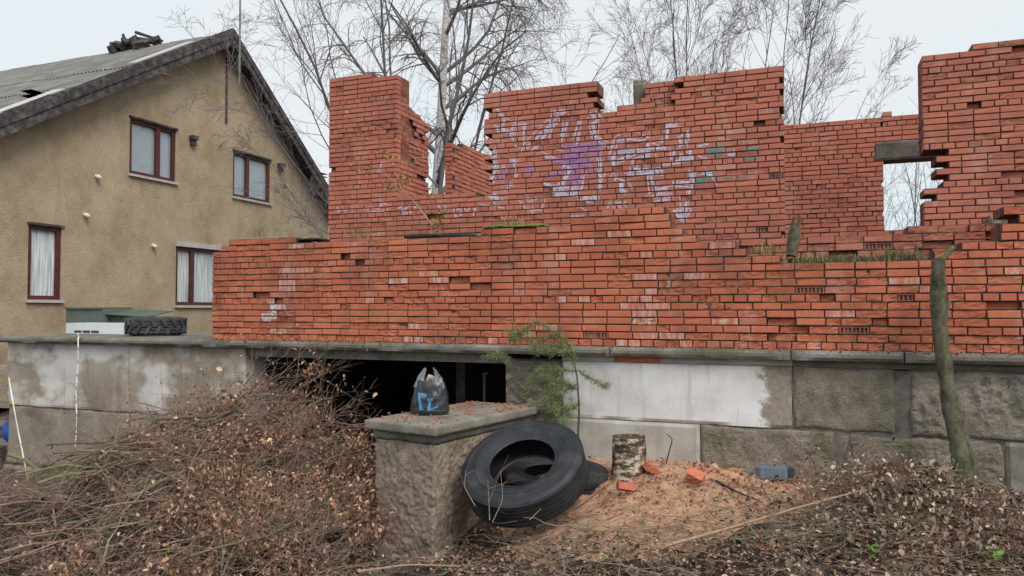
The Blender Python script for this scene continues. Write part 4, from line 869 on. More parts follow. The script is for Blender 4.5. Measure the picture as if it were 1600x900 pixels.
n = 52000; yy = 3.7 * (9.6 / 3.7) ** g.random(n); xx = (g.random(n) * 2 - 1) * (.76 * yy + .5); sx_, nn_ = None, None
dd = (np.stack([xx, yy], 1) - np.array([O_.x, O_.y])) @ np.array([N_.x, N_.y]); keep = dd < -.06
sh = sand_h(xx, yy); keep &= g.random(n) > np.clip(sh / .08, 0, .86); keep &= vnoise(np.stack([xx, yy, xx * 0], 1), 1.1, 3) + g.normal(0, .10, n) > -.16; keep &= ~((np.abs(xx - .0) < .55) & (yy > 6.7)); xx, yy = xx[keep], yy[keep]; n = len(xx)
zz = surf(xx, yy) + heap_h(xx, yy) * g.uniform(.6, 1.02, n) + g.uniform(-.008, .035, n)
v, f, c = leaves(np.stack([xx, yy, zz], 1), g.uniform(.018, .045, n) * np.where(g.random(n) < .06, 1.6, 1), pick(g, n, [15, 22, 22, 18, 13, 6, 3, .7]), g, .35)
tag(link('leaf_litter', np_mesh('leaf_litter', v, f, LEAF, c)), 'brown fallen leaves covering the ground', 'leaf litter', kind='stuff')
lm = patch('leaf_mound', -2.6, 5.4, 4.0, 7.0, lambda x, y: heap_h(x, y) * .8, SOIL, 150, .012); lm.parent = bpy.data.objects['leaf_litter']
# twigs scattered on the ground
def stick_batch(start, az, el, L, r, bend, g, N=6, droop=0.0):
    T = len(start); u = np.linspace(0, 1, N)[None, :, None]; d = np.stack([np.cos(az) * np.cos(el), np.sin(az) * np.cos(el), np.sin(el)], 1)[:, None, :]
    side = g.normal(0, 1, (T, 1, 3)) * bend; P = start[:, None, :] + d * u * L[:, None, None] + side * L[:, None, None] * (u ** 2 - u * .4) + g.normal(0, 1, (T, N, 3)) * (.018 * L)[:, None, None] * (u > 0)
    P[:, :, 2] -= droop * L[:, None] * (u[:, :, 0] ** 2); R = r[:, None] * (1 - .75 * u[:, :, 0]); return P, R
BC = np.array([(.17, .17, .085), (.23, .23, .13), (.18, .125, .09), (.27, .175, .125), (.34, .23, .17), (.32, .29, .25), (.08, .058, .048)])
n = 4200; yy = 3.8 * (9.0 / 3.8) ** g.random(n); xx = (g.random(n) * 2 - 1) * (.74 * yy + .3); ok = ((np.stack([xx, yy], 1) - np.array([O_.x, O_.y])) @ np.array([N_.x, N_.y]) < -.5) & (sand_h(xx, yy) < .10); xx, yy = xx[ok], yy[ok]; n = len(xx)
P, R = stick_batch(np.stack([xx, yy, surf(xx, yy) + heap_h(xx, yy) + .01], 1), g.uniform(0, 6.28, n), g.normal(.05, .12, n), g.uniform(.15, .7, n), g.uniform(.0015, .005, n), .15, g)
P[:, :, 2] = np.maximum(P[:, :, 2], surf(P[:, :, 0].ravel(), P[:, :, 1].ravel()).reshape(P.shape[:2]) + .006); v, f = tubes(P, R, 4)
tag(link('fallen_twigs', np_mesh('fallen_twigs', v, f, STICK, np.repeat(np.repeat(BC[g.integers(0, 7, n)], 6, 0), 4, 0))), 'thin fallen twigs strewn over the leaves', 'twigs', kind='stuff')
n = 4500; yy = 3.8 * (8.0 / 3.8) ** g.random(n); xx = (g.random(n) * 2 - 1) * (.74 * yy + .3); ok = ((np.stack([xx, yy], 1) - np.array([O_.x, O_.y])) @ np.array([N_.x, N_.y]) < -.4) & (vnoise(np.stack([xx, yy, xx * 0], 1), .9, 2) > -.05) & ~((np.abs(xx + .2) < 1.0) & (yy > 5.9)); xx, yy = xx[ok], yy[ok]; n = len(xx)
P, R = stick_batch(np.stack([xx, yy, surf(xx, yy) + heap_h(xx, yy) + .012], 1), g.uniform(0, 6.28, n), g.normal(.15, .22, n), g.uniform(.08, .38, n), g.uniform(.001, .0022, n), .3, g, 5, .1); P[:, :, 2] = np.maximum(P[:, :, 2], surf(P[:, :, 0].ravel(), P[:, :, 1].ravel()).reshape(P.shape[:2]) + .006); v, f = tubes(P, R, 3)
tag(link('dry_straw', np_mesh('dry_straw', v, f, STICK, np.repeat(np.repeat(np.array([(.48, .37, .22), (.36, .26, .16), (.55, .46, .31), (.26, .17, .11)])[g.integers(0, 4, n)], 5, 0), 3, 0))), 'pale dry straw and stems tangled in the leaf litter', 'straw', kind='stuff')
# the big brushwood pile
bmound = patch('brushwood_shade_core', -6.6, -1.05, 5.2, 9.9, lambda x, y: brush_h(x, y) * .80, simple('matted_leaves', [(.3, (.012, .008, .007)), (.5, (.035, .022, .017)), (.7, (.09, .055, .04))], 22, bump=1, bscale=30, dist=.05), 120, .06)  # matted leaf colour, darkened to paint shade in the gaps between branches
def inwall(P): return ((P[..., :2] - np.array([O_.x, O_.y])) @ np.array([N_.x, N_.y])) > -.16
def in_pile(n, pw=1.0):
    out_ = []
    while len(out_) < n:
        x, y = g.uniform(-6.4, -1.15, 4000), g.uniform(5.4, 9.9, 4000); b = brush_h(x, y); k = (g.random(4000) < (b / 1.5) ** pw) & ~inwall(np.stack([x, y], 1)); out_ += list(zip(x[k], y[k], b[k]))
    return np.array(out_[:n])
n = 560; B = in_pile(n, .6); u = g.uniform(.6, 1.0, n); L = g.uniform(.45, 1.5, n); az = g.normal(.35, .85, n) + np.where(g.random(n) < .2, 3.1, 0); el = g.normal(.22, .28, n) + .25 * sst(-3.6, -2.2, B[:, 0])
S = np.stack([B[:, 0] - L * .45 * np.cos(az), B[:, 1] - L * .45 * np.sin(az), ground_h(B[:, 0], B[:, 1]) + B[:, 2] * u - L * .3 * np.sin(el) + .02], 1)
rr_ = g.uniform(.004, .013, n); P, R = stick_batch(S, az, el, L, rr_, .12, g, 8, .06)
lim = lambda P: (P[:, :, 0].max(1) < -.95) & ~inwall(P).any(1)
k = lim(P); P, R, L, az = P[k], R[k], L[k], az[k]; n = len(P)
col = BC[g.integers(0, 7, n)] * g.uniform(.8, 1.3, (n, 1)); v, f = tubes(P, R, 6); AV, AF, AC = [v], [f], [np.repeat(np.repeat(col, 8, 0), 6, 0)]; nv = len(v)
n2 = 120; B = in_pile(n2, .6); L2 = g.uniform(.7, 2.0, n2); az2 = g.normal(.25, .6, n2); el2 = g.normal(.15, .16, n2); q2 = .42
S2 = np.stack([B[:, 0] - L2 * q2 * np.cos(az2), B[:, 1] - L2 * q2 * np.sin(az2), ground_h(B[:, 0], B[:, 1]) + B[:, 2] * g.uniform(.88, 1.05, n2) + .03 - L2 * q2 * np.sin(el2)], 1)
P2, R2 = stick_batch(S2, az2, el2, L2, g.choice([.007, .010, .014, .021], n2, p=[.35, .35, .2, .1]), .16, g, 8, .03); kk = lim(P2) & (P2[:, 0, 0] > -6.2); P2, R2 = P2[kk], R2[kk]; n2 = len(P2)
TC = np.array([(.20, .21, .10), (.17, .16, .09), (.24, .17, .12), (.30, .20, .14), (.15, .12, .10)])[g.integers(0, 5, n2)]
v, f = tubes(P2, R2, 7); AV.append(v); AF.append(f + nv); nv += len(v); AC.append(np.repeat(np.repeat(TC, 8, 0), 7, 0))
dv = P2[:, 0] - P2[:, 1]; dv /= np.linalg.norm(dv, axis=1, keepdims=True); CE = np.stack([P2[:, 0] - dv * .004, P2[:, 0] + dv * .003], 1); v, f = tubes(CE, np.stack([R2[:, 0] * 1.01, R2[:, 0] * .25], 1), 7); AV.append(v); AF.append(f + nv); nv += len(v); AC.append(np.tile(np.array([[.62, .44, .25]]), (len(v), 1)))
# twigs growing from them
TP = []; TP3 = []
for rep in range(13):
    j = g.integers(2, 8, n); st = P[np.arange(n), j]; a2 = az + g.normal(0, .9, n); e2 = g.normal(.45, .45, n); p2, r2 = stick_batch(st, a2, e2, L * g.uniform(.2, .5, n), np.clip(R[np.arange(n), j] * .6, .0016, .005), .14, g, 5, .1); kk = lim(p2); p2, r2 = p2[kk], r2[kk]
    v, f = tubes(p2, r2, 3); AV.append(v); AF.append(f + nv); nv += len(v); cc = np.array([(.38, .26, .2)]) * g.uniform(.5, 1.3, (len(p2), 1)); AC.append(np.repeat(np.repeat(cc, 5, 0), 3, 0)); TP.append(p2)
    for fk in range(2):
        jj = g.integers(1, 4, len(p2)); st2 = p2[np.arange(len(p2)), jj]; d2 = p2[:, -1] - p2[:, 0]; p3, r3 = stick_batch(st2, np.arctan2(d2[:, 1], d2[:, 0]) + g.normal(0, .8, len(p2)), g.normal(.5, .45, len(p2)), g.uniform(.08, .24, len(p2)), np.full(len(p2), .0016), .2, g, 4, .05); kq = lim(p3); p3, r3, c3 = p3[kq], r3[kq], cc[kq]
        v, f = tubes(p3, r3, 3); AV.append(v); AF.append(f + nv); nv += len(v); AC.append(np.repeat(np.repeat(c3, 4, 0), 3, 0)); TP3.append(p3)
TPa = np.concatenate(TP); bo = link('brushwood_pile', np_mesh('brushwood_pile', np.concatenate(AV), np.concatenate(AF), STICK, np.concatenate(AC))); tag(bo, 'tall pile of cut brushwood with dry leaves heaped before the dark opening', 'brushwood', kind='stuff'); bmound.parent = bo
tp = np.concatenate([TPa[:, 1:].reshape(-1, 3), np.concatenate(TP3)[:, 1:].reshape(-1, 3)]); wgt = .06 + .94 * sst(-4.4, -2.4, tp[:, 0]); wgt *= np.clip(.25 + 5 * vnoise(tp, 2.6, 2), .03, 1.6)
m_ = 14000; q = tp[g.choice(len(tp), m_, p=wgt / wgt.sum())] + g.normal(0, .022, (m_, 3)); q = q[~inwall(q) & (q[:, 0] < -1.02)]; m_ = len(q)
pk = pick(g, m_, [4, 10, 17, 24, 24, 9, 3, .05]); pk = pk * np.array([1.2, 1.02, .92]); v, f, c = leaves(q, g.uniform(.022, .05, m_) * np.where(g.random(m_) < .06, 1.6, 1), pk, g, .0, .6); link('dry_leaves', np_mesh('dry_leaves', v, f, LEAF, c), bo)['kind'] = 'stuff'
B = in_pile(5000, .5); q = np.stack([B[:, 0], B[:, 1], ground_h(B[:, 0], B[:, 1]) + B[:, 2] * .80 - .02 + g.uniform(0, .06, len(B))], 1); v, f, c = leaves(q, g.uniform(.03, .06, len(q)), pick(g, len(q), [30, 30, 16, 10, 6, 3, 1, .5]), g, .2); link('matted_leaves', np_mesh('matted_leaves', v, f, LEAF, c), bo)['kind'] = 'stuff'
# leafy cut branches heaped at the right
n = 210; x = g.normal(3.35, .42, n); y = g.normal(5.55, .32, n); az = g.normal(3.3, .8, n); L = g.uniform(.3, .85, n); S = np.stack([x, y, surf(x, y) + heap_h(x, y) * g.uniform(.4, 1.1, n) + .03], 1)
P, R = stick_batch(S, az, g.normal(.03, .12, n), L, g.uniform(.003, .007, n), .15, g, 7, .12); P[:, :, 2] = np.maximum(P[:, :, 2], surf(P[:, :, 0].ravel(), P[:, :, 1].ravel()).reshape(P.shape[:2]) + .01)
k = ~inwall(P).any(1); P, R, az, L = P[k], R[k], az[k], L[k]; n = len(P); v, f = tubes(P, R, 4); AV, AF, nv, TP = [v], [f], len(v), []
for rep in range(6):
    j = g.integers(2, 7, n); p2, r2 = stick_batch(P[np.arange(n), j], az + g.normal(0, .7, n), g.normal(.3, .45, n), L * .4, np.full(n, .0024), .2, g, 5, .1); v, f = tubes(p2, r2, 3); AV.append(v); AF.append(f + nv); nv += len(v); TP.append(p2)
v = np.concatenate(AV); ro = link('leafy_brushwood', np_mesh('leafy_brushwood', v, np.concatenate(AF), STICK, np.tile(np.array([[.20, .14, .105]]), (len(v), 1)))); tag(ro, 'low heap of cut twigs with pale withered leaves near the leaning trunk', 'brushwood', kind='stuff')
tp = np.concatenate(TP).reshape(-1, 3); m_ = 4600; q = tp[g.integers(0, len(tp), m_)] + g.normal(0, .02, (m_, 3)); q = q[~inwall(q)]; v, f, c = leaves(q, g.uniform(.025, .055, len(q)), pick(g, len(q), [4, 9, 16, 22, 26, 16, 5, .3]) * np.array([1, 1.05, 1.05]), g, -.1, .9); link('withered_leaves', np_mesh('withered_leaves', v, f, LEAF, c), ro)['kind'] = 'stuff'
# individual branches one can pick out
def branch(pts, r, col, label, twigs=4, sd=0):
    v, f, Q = wob_tube(pts, np.linspace(r, r * .45, len(pts)), 8, .12, sd, 5); o = link('cut_branch', np_mesh('cut_branch', v, f, STICK, np.tile(np.array([col]), (len(v), 1)), smooth=True)); tag(o, label, 'branch', 'loose cut branches')
    gg = np.random.default_rng(sd); ii = gg.integers(3, len(Q) - 1, twigs); d0 = np.array(pts[-1]) - np.array(pts[0]); a0 = math.atan2(d0[1], d0[0]); p2, r2 = stick_batch(Q[ii], a0 + gg.normal(0, .8, twigs), gg.normal(.4, .4, twigs), gg.uniform(.1, .35, twigs), np.full(twigs, max(.0015, r * .22)), .2, gg, 5); v, f = tubes(p2, r2, 4); link('twig', np_mesh('twig', v, f, STICK, np.tile(np.array([col]), (len(v), 1))), o)
    mb = MB(); dv = (Vector(pts[0]) - Vector(pts[1])).normalized(); M = Matrix.Translation(Vector(pts[0]) + dv * .002) @ dv.to_track_quat('Z', 'Y').to_matrix().to_4x4(); mb.lathe([(0, .002), (r * .9, .001), (r * .93, -.004)], 8, M); mb.build('cut_end', CUTW, o)
GRN = (.13, .14, .065)
pp = lambda L: [at_y(x, y, Y) for x, y, Y in L]
branch(pp([(1040, 853, 5.0), (1130, 828, 5.15), (1240, 795, 5.3), (1350, 765, 5.5)]), .013, (.40, .25, .16), 'long peeled pale orange branch lying across the leaf heap', 5, 1)
branch(pp([(240, 745, 7.6), (330, 728, 7.7), (420, 712, 7.8)]), .016, GRN, 'green cut branch lying across the middle of the brushwood pile', 3, 2)
branch(pp([(130, 732, 7.9), (200, 715, 8.0), (262, 678, 8.2)]), .018, GRN, 'green cut branch with an orange end low on the pile', 3, 3)
branch(pp([(74, 695, 8.9), (140, 692, 8.8), (200, 705, 8.5)]), .015, (.10, .09, .06), 'dark cut branch poking out left towards the plastered wall', 3, 4)
branch(pp([(95, 711, 8.6), (160, 710, 8.5), (230, 700, 8.3)]), .013, (.12, .12, .07), 'thin branch with a pale sawn end by the plastered wall', 3, 5)
branch(pp([(300, 868, 5.5), (350, 853, 5.6), (420, 838, 5.7), (470, 808, 5.9)]), .014, GRN, 'mossy green branch at the foot of the brushwood pile', 4, 6)
branch(pp([(285, 790, 6.4), (300, 720, 6.6), (335, 665, 6.9)]), .011, (.2, .13, .12), 'upright reddish stem standing out of the brushwood pile', 4, 7)
branch(pp([(480, 742, 7.0), (540, 715, 7.0), (600, 700, 7.1)]), .008, (.16, .10, .06), 'thin brown stem crossing the leafy side of the pile', 4, 8)
branch(pp([(560, 893, 4.75), (640, 882, 4.8), (720, 885, 4.9)]), .009, (.36, .24, .17), 'pale bare twig lying on the leaves before the wing wall', 3, 9)
branch(pp([(1118, 751, 6.3), (1150, 768, 6.1), (1192, 785, 5.9)]), .010, (.02, .016, .014), 'charred black stick lying on the edge of the sand heap', 2, 10)
branch(pp([(1036, 744, 7.0), (1044, 712, 7.05), (1051, 686, 7.1), (1042, 678, 7.1)]), .008, (.04, .03, .026), 'thin dark crooked rod standing beside the birch log', 0, 11)
for i, L in enumerate(([(828, 812, 5.9), (850, 790, 5.95), (892, 758, 6.05)], [(742, 790, 5.75), (725, 760, 5.8), (728, 735, 5.85)], [(765, 812, 5.75), (764, 785, 5.8), (762, 750, 5.85)], [(770, 815, 5.75), (786, 780, 5.8), (782, 735, 5.85)])): branch(pp(L), .0038, (.30, .24, .17), ['bare grey shoot slanting in front of the truck tyre tread', 'thin bare shoot at the left edge of the truck tyre', 'thin straight bare shoot before the truck tyre', 'thin curved bare shoot before the truck tyre'][i], 2, 20 + i)
# crumbs of brick
def crumbs(name, pts, size, m, label, parent=None):
    V, Fc = [], []; cube = np.array([(x, y, z) for x in (-1, 1) for y in (-1, 1) for z in (-1, 1)], float); fc = np.array([(0, 1, 3, 2), (4, 6, 7, 5), (0, 4, 5, 1), (2, 3, 7, 6), (0, 2, 6, 4), (1, 5, 7, 3)])
    n = len(pts); R = g.normal(0, 1, (n, 3, 3)); R, _ = np.linalg.qr(R); c = (cube[None] * g.uniform(.3, 1, (n, 1, 3)) + g.normal(0, .25, (n, 8, 3))) * size[:, None, None]; v = np.einsum('nij,nkj->nki', R, c) + pts[:, None]; f = (np.arange(n)[:, None, None] * 8 + fc[None]).reshape(-1, 4)
    o = link(name, np_mesh(name, v.reshape(-1, 3), f, m), parent); tag(o, label, None if parent else 'rubble', kind='stuff')
CRUM = simple('brick_crumbs', [(.3, (.24, .055, .03)), (.5, (.42, .12, .065)), (.7, (.55, .25, .16))], 25)
n = 1500; x = g.normal(1.45, .8, n); y = g.normal(6.4, .5, n); k = ((np.stack([x, y], 1) - np.array([O_.x, O_.y])) @ np.array([N_.x, N_.y]) < -.1) & ~((np.abs(x - .1) < .6) & (y > 5.8)); x, y = x[k], y[k]
crumbs('brick_rubble', np.stack([x, y, surf(x, y) + .0], 1), g.uniform(.002, .013, len(x)) * g.uniform(.3, 1.2, len(x)), CRUM, 'red brick crumbs strewn over the sand heap')
uu = g.random((260, 2)); w2 = np.array(fl)[None] + uu[:, :1] * np.array(fr_ - fl)[None] * .96 + (1 - (1 - uu[:, 1:]) ** 1.6) * np.array(dr)[None] * .97; w2[:, 2] = CAPT + .004; crumbs('brick_crumbs', w2, g.uniform(.003, .014, 260), CRUM, 'red brick crumbs on the cap slab of the wing wall')
n = 700; s_ = g.uniform(-4.1, 5.5, n); q = np.array([W(a, -.05 + .045 * g.normal(), LT + .003) for a in s_]); crumbs('ledge_crumbs', q, g.uniform(.002, .010, n), CRUM, 'brick crumbs lying along the ledge below the brick wall')

# ------------------------------------------------------------------ bare trees
def grow(base, stems, spec, g, droop=0.0):
    """stems: list of (dir, length, radius); spec: per level (children, angle, length ratio, points). Returns trunk arrays and crown arrays."""
    T = len(stems); st = np.repeat(np.array([base]), T, 0) + np.array([[s[3] if len(s) > 3 else 0, s[4] if len(s) > 4 else 0, 0] for s in stems]); d = np.array([s[0] for s in stems], float); d /= np.linalg.norm(d, axis=1, keepdims=True); L = np.array([s[1] for s in stems]); r = np.array([s[2] for s in stems]); levels = []
    for lv, (nc, ang, ratio, N, sides, wig) in enumerate(spec):
        u = np.linspace(0, 1, N); P = np.zeros((len(st), N, 3)); P[:, 0] = st; dd = d.copy()
        for k in range(1, N):
            dd = dd + g.normal(0, wig, dd.shape); dd[:, 2] += (.05 if lv < 2 else .02) - droop * (lv >= 2) * .28 ; dd /= np.linalg.norm(dd, axis=1, keepdims=True); P[:, k] = P[:, k - 1] + dd * (L / (N - 1))[:, None]
        R = np.maximum(r[:, None] * (1 - .8 * u[None]), .0032); levels.append(tubes(P, R, sides))
        if lv == len(spec) - 1: break
        nst, nd, nL, nr = [], [], [], []
        for c in range(nc):
            t_ = g.uniform(.22 if lv else .25, .98, len(P)); f_ = t_ * (N - 1); i = np.minimum(f_.astype(int), N - 2); w = (f_ - i)[:, None]; a = np.arange(len(P)); p = P[a, i] * (1 - w) + P[a, i + 1] * w; ax = P[a, i + 1] - P[a, i]; ax /= np.linalg.norm(ax, axis=1, keepdims=True)
            o = g.normal(0, 1, ax.shape); o -= ax * (o * ax).sum(1, keepdims=True); o /= np.linalg.norm(o, axis=1, keepdims=True); th = g.normal(ang, .18, len(P))[:, None]; nd.append(ax * np.cos(th) + o * np.sin(th)); nst.append(p); nL.append(L * ratio * g.uniform(.6, 1.25, len(P)) * (1.15 - .6 * t_)); nr.append(np.maximum(r * (1 - .78 * t_) * .55, .003))
        st, d, L, r = np.concatenate(nst), np.concatenate(nd), np.concatenate(nL), np.concatenate(nr)
    return levels
def tree(name, base, stems, spec, mt, mc, label, seed, droop=0.0, cat='tree'):
    lv = grow(np.zeros(3), stems, spec, np.random.default_rng(seed), droop); e = empty(name, base, 0, label, cat); v, f = lv[0]; link('trunk', np_mesh('trunk', v, f, mt, smooth=True), e); V, Fc, n0 = [], [], 0
    for v, f in lv[1:]: V.append(v); Fc.append(f + n0); n0 += len(v)
    link('crown', np_mesh('crown', np.concatenate(V), np.concatenate(Fc), mc), e)
DKB = simple('dark_bark', [(.3, (.08, .08, .075)), (.6, (.15, .145, .135)), (.8, (.21, .205, .19))], 5, bump=.5); GYB = simple('grey_brown_bark', [(.3, (.11, .095, .085)), (.7, (.21, .185, .165))], 5, bump=.3)
t = NT('white_birch'); c = t.ramp(t.noise(3.0, 4, .7, t.pos(1.2, 1.2, 7)), [(.30, (.03, .03, .03)), (.36, (.5, .48, .46)), (.5, (.74, .72, .70)), (.7, (.82, .81, .79))]); WB = t.done(c, .8)
TWB = simple('birch_twigs', [(.3, (.14, .12, .125)), (.7, (.24, .21, .205))], 5, bump=.1)
pB = at_y(672, 485, 19); tree('birch_tree', (pB.x, pB.y, 0), [((.02, 0, 1), 15, .17)], [(34, 1.0, .32, 12, 10, .02), (12, .7, .45, 8, 5, .10), (10, .7, .45, 6, 3, .14), (5, .6, .6, 5, 3, .15)], WB, TWB, 'slender white trunked birch rising behind the gap in the ruin', 3, 1.0)
g2 = np.random.default_rng(8); sts = [((math.sin(a) * k, g2.normal(0, .16), math.cos(a)), L, r) for a, k, L, r in ((-.9, 1, 5.0, .02), (-.6, 1, 7.5, .03), (-.38, 1, 9.5, .05), (-.24, 1, 10, .05), (-.04, 1, 11, .045), (.3, 1, 11, .065), (.46, 1, 10, .04), (.66, 1, 8.5, .035))]
pD = at_y(655, 485, 17); tree('bare_tree', (pD.x, pD.y, 1.2), sts, [(11, .65, .38, 12, 8, .06), (8, .65, .5, 8, 5, .10), (7, .65, .5, 6, 3, .13), (4, .6, .55, 5, 3, .14)], DKB, TWB, 'dark many stemmed bare tree spreading behind the brick pier', 5, .25)
sts = [((math.sin(a), g2.normal(0, .2), math.cos(a)), L_ * g2.uniform(.9, 1.1), g2.uniform(.022, .038), g2.uniform(-1.3, 1.1), g2.normal(0, .5)) for a, L_ in zip(np.linspace(-.30, .62, 14), [7, 8.5, 9, 9, 9, 9, 9, 8.8, 8.4, 8, 7.4, 6.8, 6, 5.2])]
pR = at_y(1130, 485, 17.5); tree('bare_shrub_tree', (pR.x, pR.y, .5), sts, [(13, .5, .34, 12, 6, .045), (10, .55, .5, 8, 4, .09), (6, .6, .5, 6, 3, .12), (3, .6, .55, 4, 3, .14)], GYB, TWB, 'clump of thin upright bare stems behind the graffiti wall', 6, -.05)
sts = [((math.sin(a), g2.normal(0, .3), math.cos(a)), g2.uniform(4, 6), .03, g2.uniform(-1, 1), 0) for a in np.linspace(-.7, .7, 16)]
pS = at_y(1420, 485, 19); tree('bare_shrub', (pS.x, pS.y, .2), sts, [(8, .6, .45, 10, 5, .07), (6, .6, .5, 7, 3, .12), (4, .6, .5, 5, 3, .14)], GYB, GYB, 'twiggy bare shrub seen through the window hole', 9, 0, 'shrub')
# ------------------------------------------------------------------ plants on the ruin
def blades(P, L, g, lean=.5):
    n = len(P); a = g.uniform(0, 6.28, n); k = g.uniform(.1, lean, n); d = np.stack([np.cos(a) * k, np.sin(a) * k, np.ones(n)], 1); b = np.stack([-np.sin(a), np.cos(a), np.zeros(n)], 1) * .0025; m = P + d * L[:, None] * .55; tip = P + d * L[:, None] * np.array([1.7, 1.7, .8]) ; v = np.stack([P - b, P + b, m + b * .8, m - b * .8, tip], 1); i = np.arange(n)[:, None] * 5
    return v.reshape(-1, 3), np.concatenate([i + np.array([[0, 1, 2, 3]]), i + np.array([[3, 2, 4, 4]])], 0)
def tuft(x, y, n_, cnt, L, cols, label, spread=.1):
    p = wp(x, y, n_); P = np.array(p)[None] + g.normal(0, 1, (cnt, 3)) * np.array([spread, spread * .5, .01]); v, f = blades(P, g.uniform(.4, 1, cnt) * L, g, .9); f = f.astype(int); tri = f[cnt:, :3]; quad = f[:cnt]; c = np.repeat(np.array(cols)[g.integers(0, len(cols), cnt)], 5, 0)
    V = [tuple(a) for a in v]; me = mesh('grass_tuft', V, [tuple(q_) for q_ in quad] + [tuple(q_) for q_ in tri], LEAF); at_ = me.attributes.new('tint', 'FLOAT_COLOR', 'POINT'); cc = np.ones((len(V), 4), np.float32); cc[:, :3] = c; at_.data.foreach_set('color', cc.ravel()); tag(link('grass_tuft', me), label, 'grass', kind='stuff')
DRY = [(.42, .33, .18), (.34, .25, .13), (.25, .22, .09), (.16, .2, .06)]; GRS = [(.13, .2, .05), (.2, .24, .07), (.3, .27, .11)]
for x, y, n_, cnt, L, cl, lb_ in ((1195, 398, .1, 90, .2, DRY, 'straw coloured dry grass tuft at the stepped edge of the wall'), (1275, 411, .08, 220, .14, GRS, 'green grass tuft rooted in the wall gap beside the dead stump'), (1340, 411, .1, 240, .13, GRS, 'green grass along the soil of the wall gap'), (1405, 408, .1, 220, .2, DRY, 'withered grass bunch in the wall gap beside the leaning trunk'), (800, 356, .15, 110, .22, DRY, 'dry grass tuft growing on the mossy wall top'), (560, 372, .2, 60, .2, DRY, 'thin dry grass on the wall top before the pier'), (405, 370, .25, 50, .2, DRY, 'thin dry grass stalks on the wall top before the house'), (965, 322, .3, 30, .2, DRY, 'sparse grass stalks on the stepped wall top')): tuft(x, y, n_, cnt, L, cl, lb_, .22 if cl is GRS else .09)
so_ = patch  # soil in the gap of the wall
P, Fs = rough_box(1.32, .5, .10, .03, 8, .035, 3); a_ = at(1346, 411, .25); o = link('gap_soil', np_mesh('gap_soil', P, Fs, SOIL), fw.e, (a_[0] - .5, .30, a_[1] - F0 - .045))
for x0, x1, y, hgt, sd in ((635, 690, 371, .045, 4), (694, 742, 370, .04, 6), (464, 502, 375, .03, 5)):
    s0, s1 = at(x0, y, .1)[0], at(x1, y, .1)[0]; P, Fs = rough_box(s1 - s0, .3, hgt, .02, 7, .03, sd); link('roofing_felt', np_mesh('roofing_felt', P, Fs, simple('black_felt_%d' % sd, [(.3, (.016, .015, .014)), (.7, (.05, .047, .043))], 20, bump=1)), fw.e, ((s0 + s1) / 2 - .5, .17, at((x0 + x1) / 2, y, .05)[1] - F0 - .005))
s0, s1 = at(757, 355, .1)[0], at(855, 353, .1)[0]; P, Fs = rough_box(s1 - s0, .25, .035, .02, 9, .03, 7); link('moss', np_mesh('moss', P, Fs, simple('moss', [(.3, (.07, .10, .015)), (.7, (.2, .25, .045))], 30, bump=1)), fw.e, ((s0 + s1) / 2 - .5, .13, at(805, 356, .05)[1] - F0))
def stump(pts, rad, label, sd):
    v, f, Q = wob_tube(pts, rad, 10, .3, sd); o = link('dead_stump', np_mesh('dead_stump', v - np.array(pts[0]), f, MOSSB, smooth=True)); o.location = pts[0]; tag(o, label, 'stump', 'dead stumps on the wall')
stump([wp(1237, 400, .2), wp(1242, 375, .22), wp(1250, 338, .2)], [.055, .045, .010], 'split dead stump standing in the wall gap beside the graffiti wall', 2); stump([wp(1232, 400, .3), wp(1234, 370, .3), wp(1241, 338, .28)], [.03, .02, .012], 'thin dead stem beside the split stump', 4); stump([wp(1432, 411, .1), wp(1433, 398, .1), wp(1431, 383, .1)], [.03, .025, .01], 'short pointed snag in the wall gap near the leaning trunk', 6)
def leafy(name, lines, leafpts, m_st, cols, size, label, r0=.01, lift=None):
    base = Vector(lines[0][0]); e = empty(name, base, 0, label, 'plant')
    for i, L in enumerate(lines):
        v, f, Q = wob_tube(L, np.linspace(r0 if i == 0 else r0 * .5, .002, len(L)), 6, .05, i, 5); link('stem', np_mesh('stem', v - np.array(base), f, m_st, smooth=True), e)
    q = np.array(leafpts) - np.array(base); v, f, c = leaves(q, g.uniform(.7, 1.3, len(q)) * size, np.array(cols)[g.integers(0, len(cols), len(q))], g, .1, .3); link('foliage', np_mesh('foliage', v, f, LEAF, c), e)['kind'] = 'stuff'
def cloud(specs, n_): return [W(*(lambda a: (a[0], n_ + g.normal(0, .06), a[1]))(at(x + g.normal(0, rx), y + g.normal(0, ry), n_))) for x, y, rx, ry, cnt in specs for _ in range(cnt)]
YL = [(.42, .34, .07), (.30, .30, .06), (.36, .22, .06), (.24, .27, .07)]; PALE = simple('pale_stem', [(.3, (.3, .2, .14)), (.7, (.42, .3, .22))])
leafy('sapling', [[wp(684, 366, .3), wp(668, 342, .3), wp(650, 318, .3), wp(628, 296, .3), wp(615, 262, .3)], [wp(661, 332, .3), wp(672, 315, .3), wp(680, 298, .3)], [wp(640, 308, .3), wp(620, 298, .3), wp(606, 290, .3)], [wp(628, 296, .3), wp(600, 270, .3), wp(575, 268, .3)]], cloud([(610, 292, 9, 5, 26), (628, 282, 7, 8, 22), (602, 240, 8, 6, 20), (576, 266, 6, 5, 12), (640, 250, 6, 8, 10), (684, 352, 5, 8, 34), (690, 332, 6, 5, 12), (678, 300, 4, 5, 8), (655, 248, 5, 4, 6)], .3), PALE, YL, .045, 'young sapling with yellowing leaves rooted on the wall top before the pier', .011)
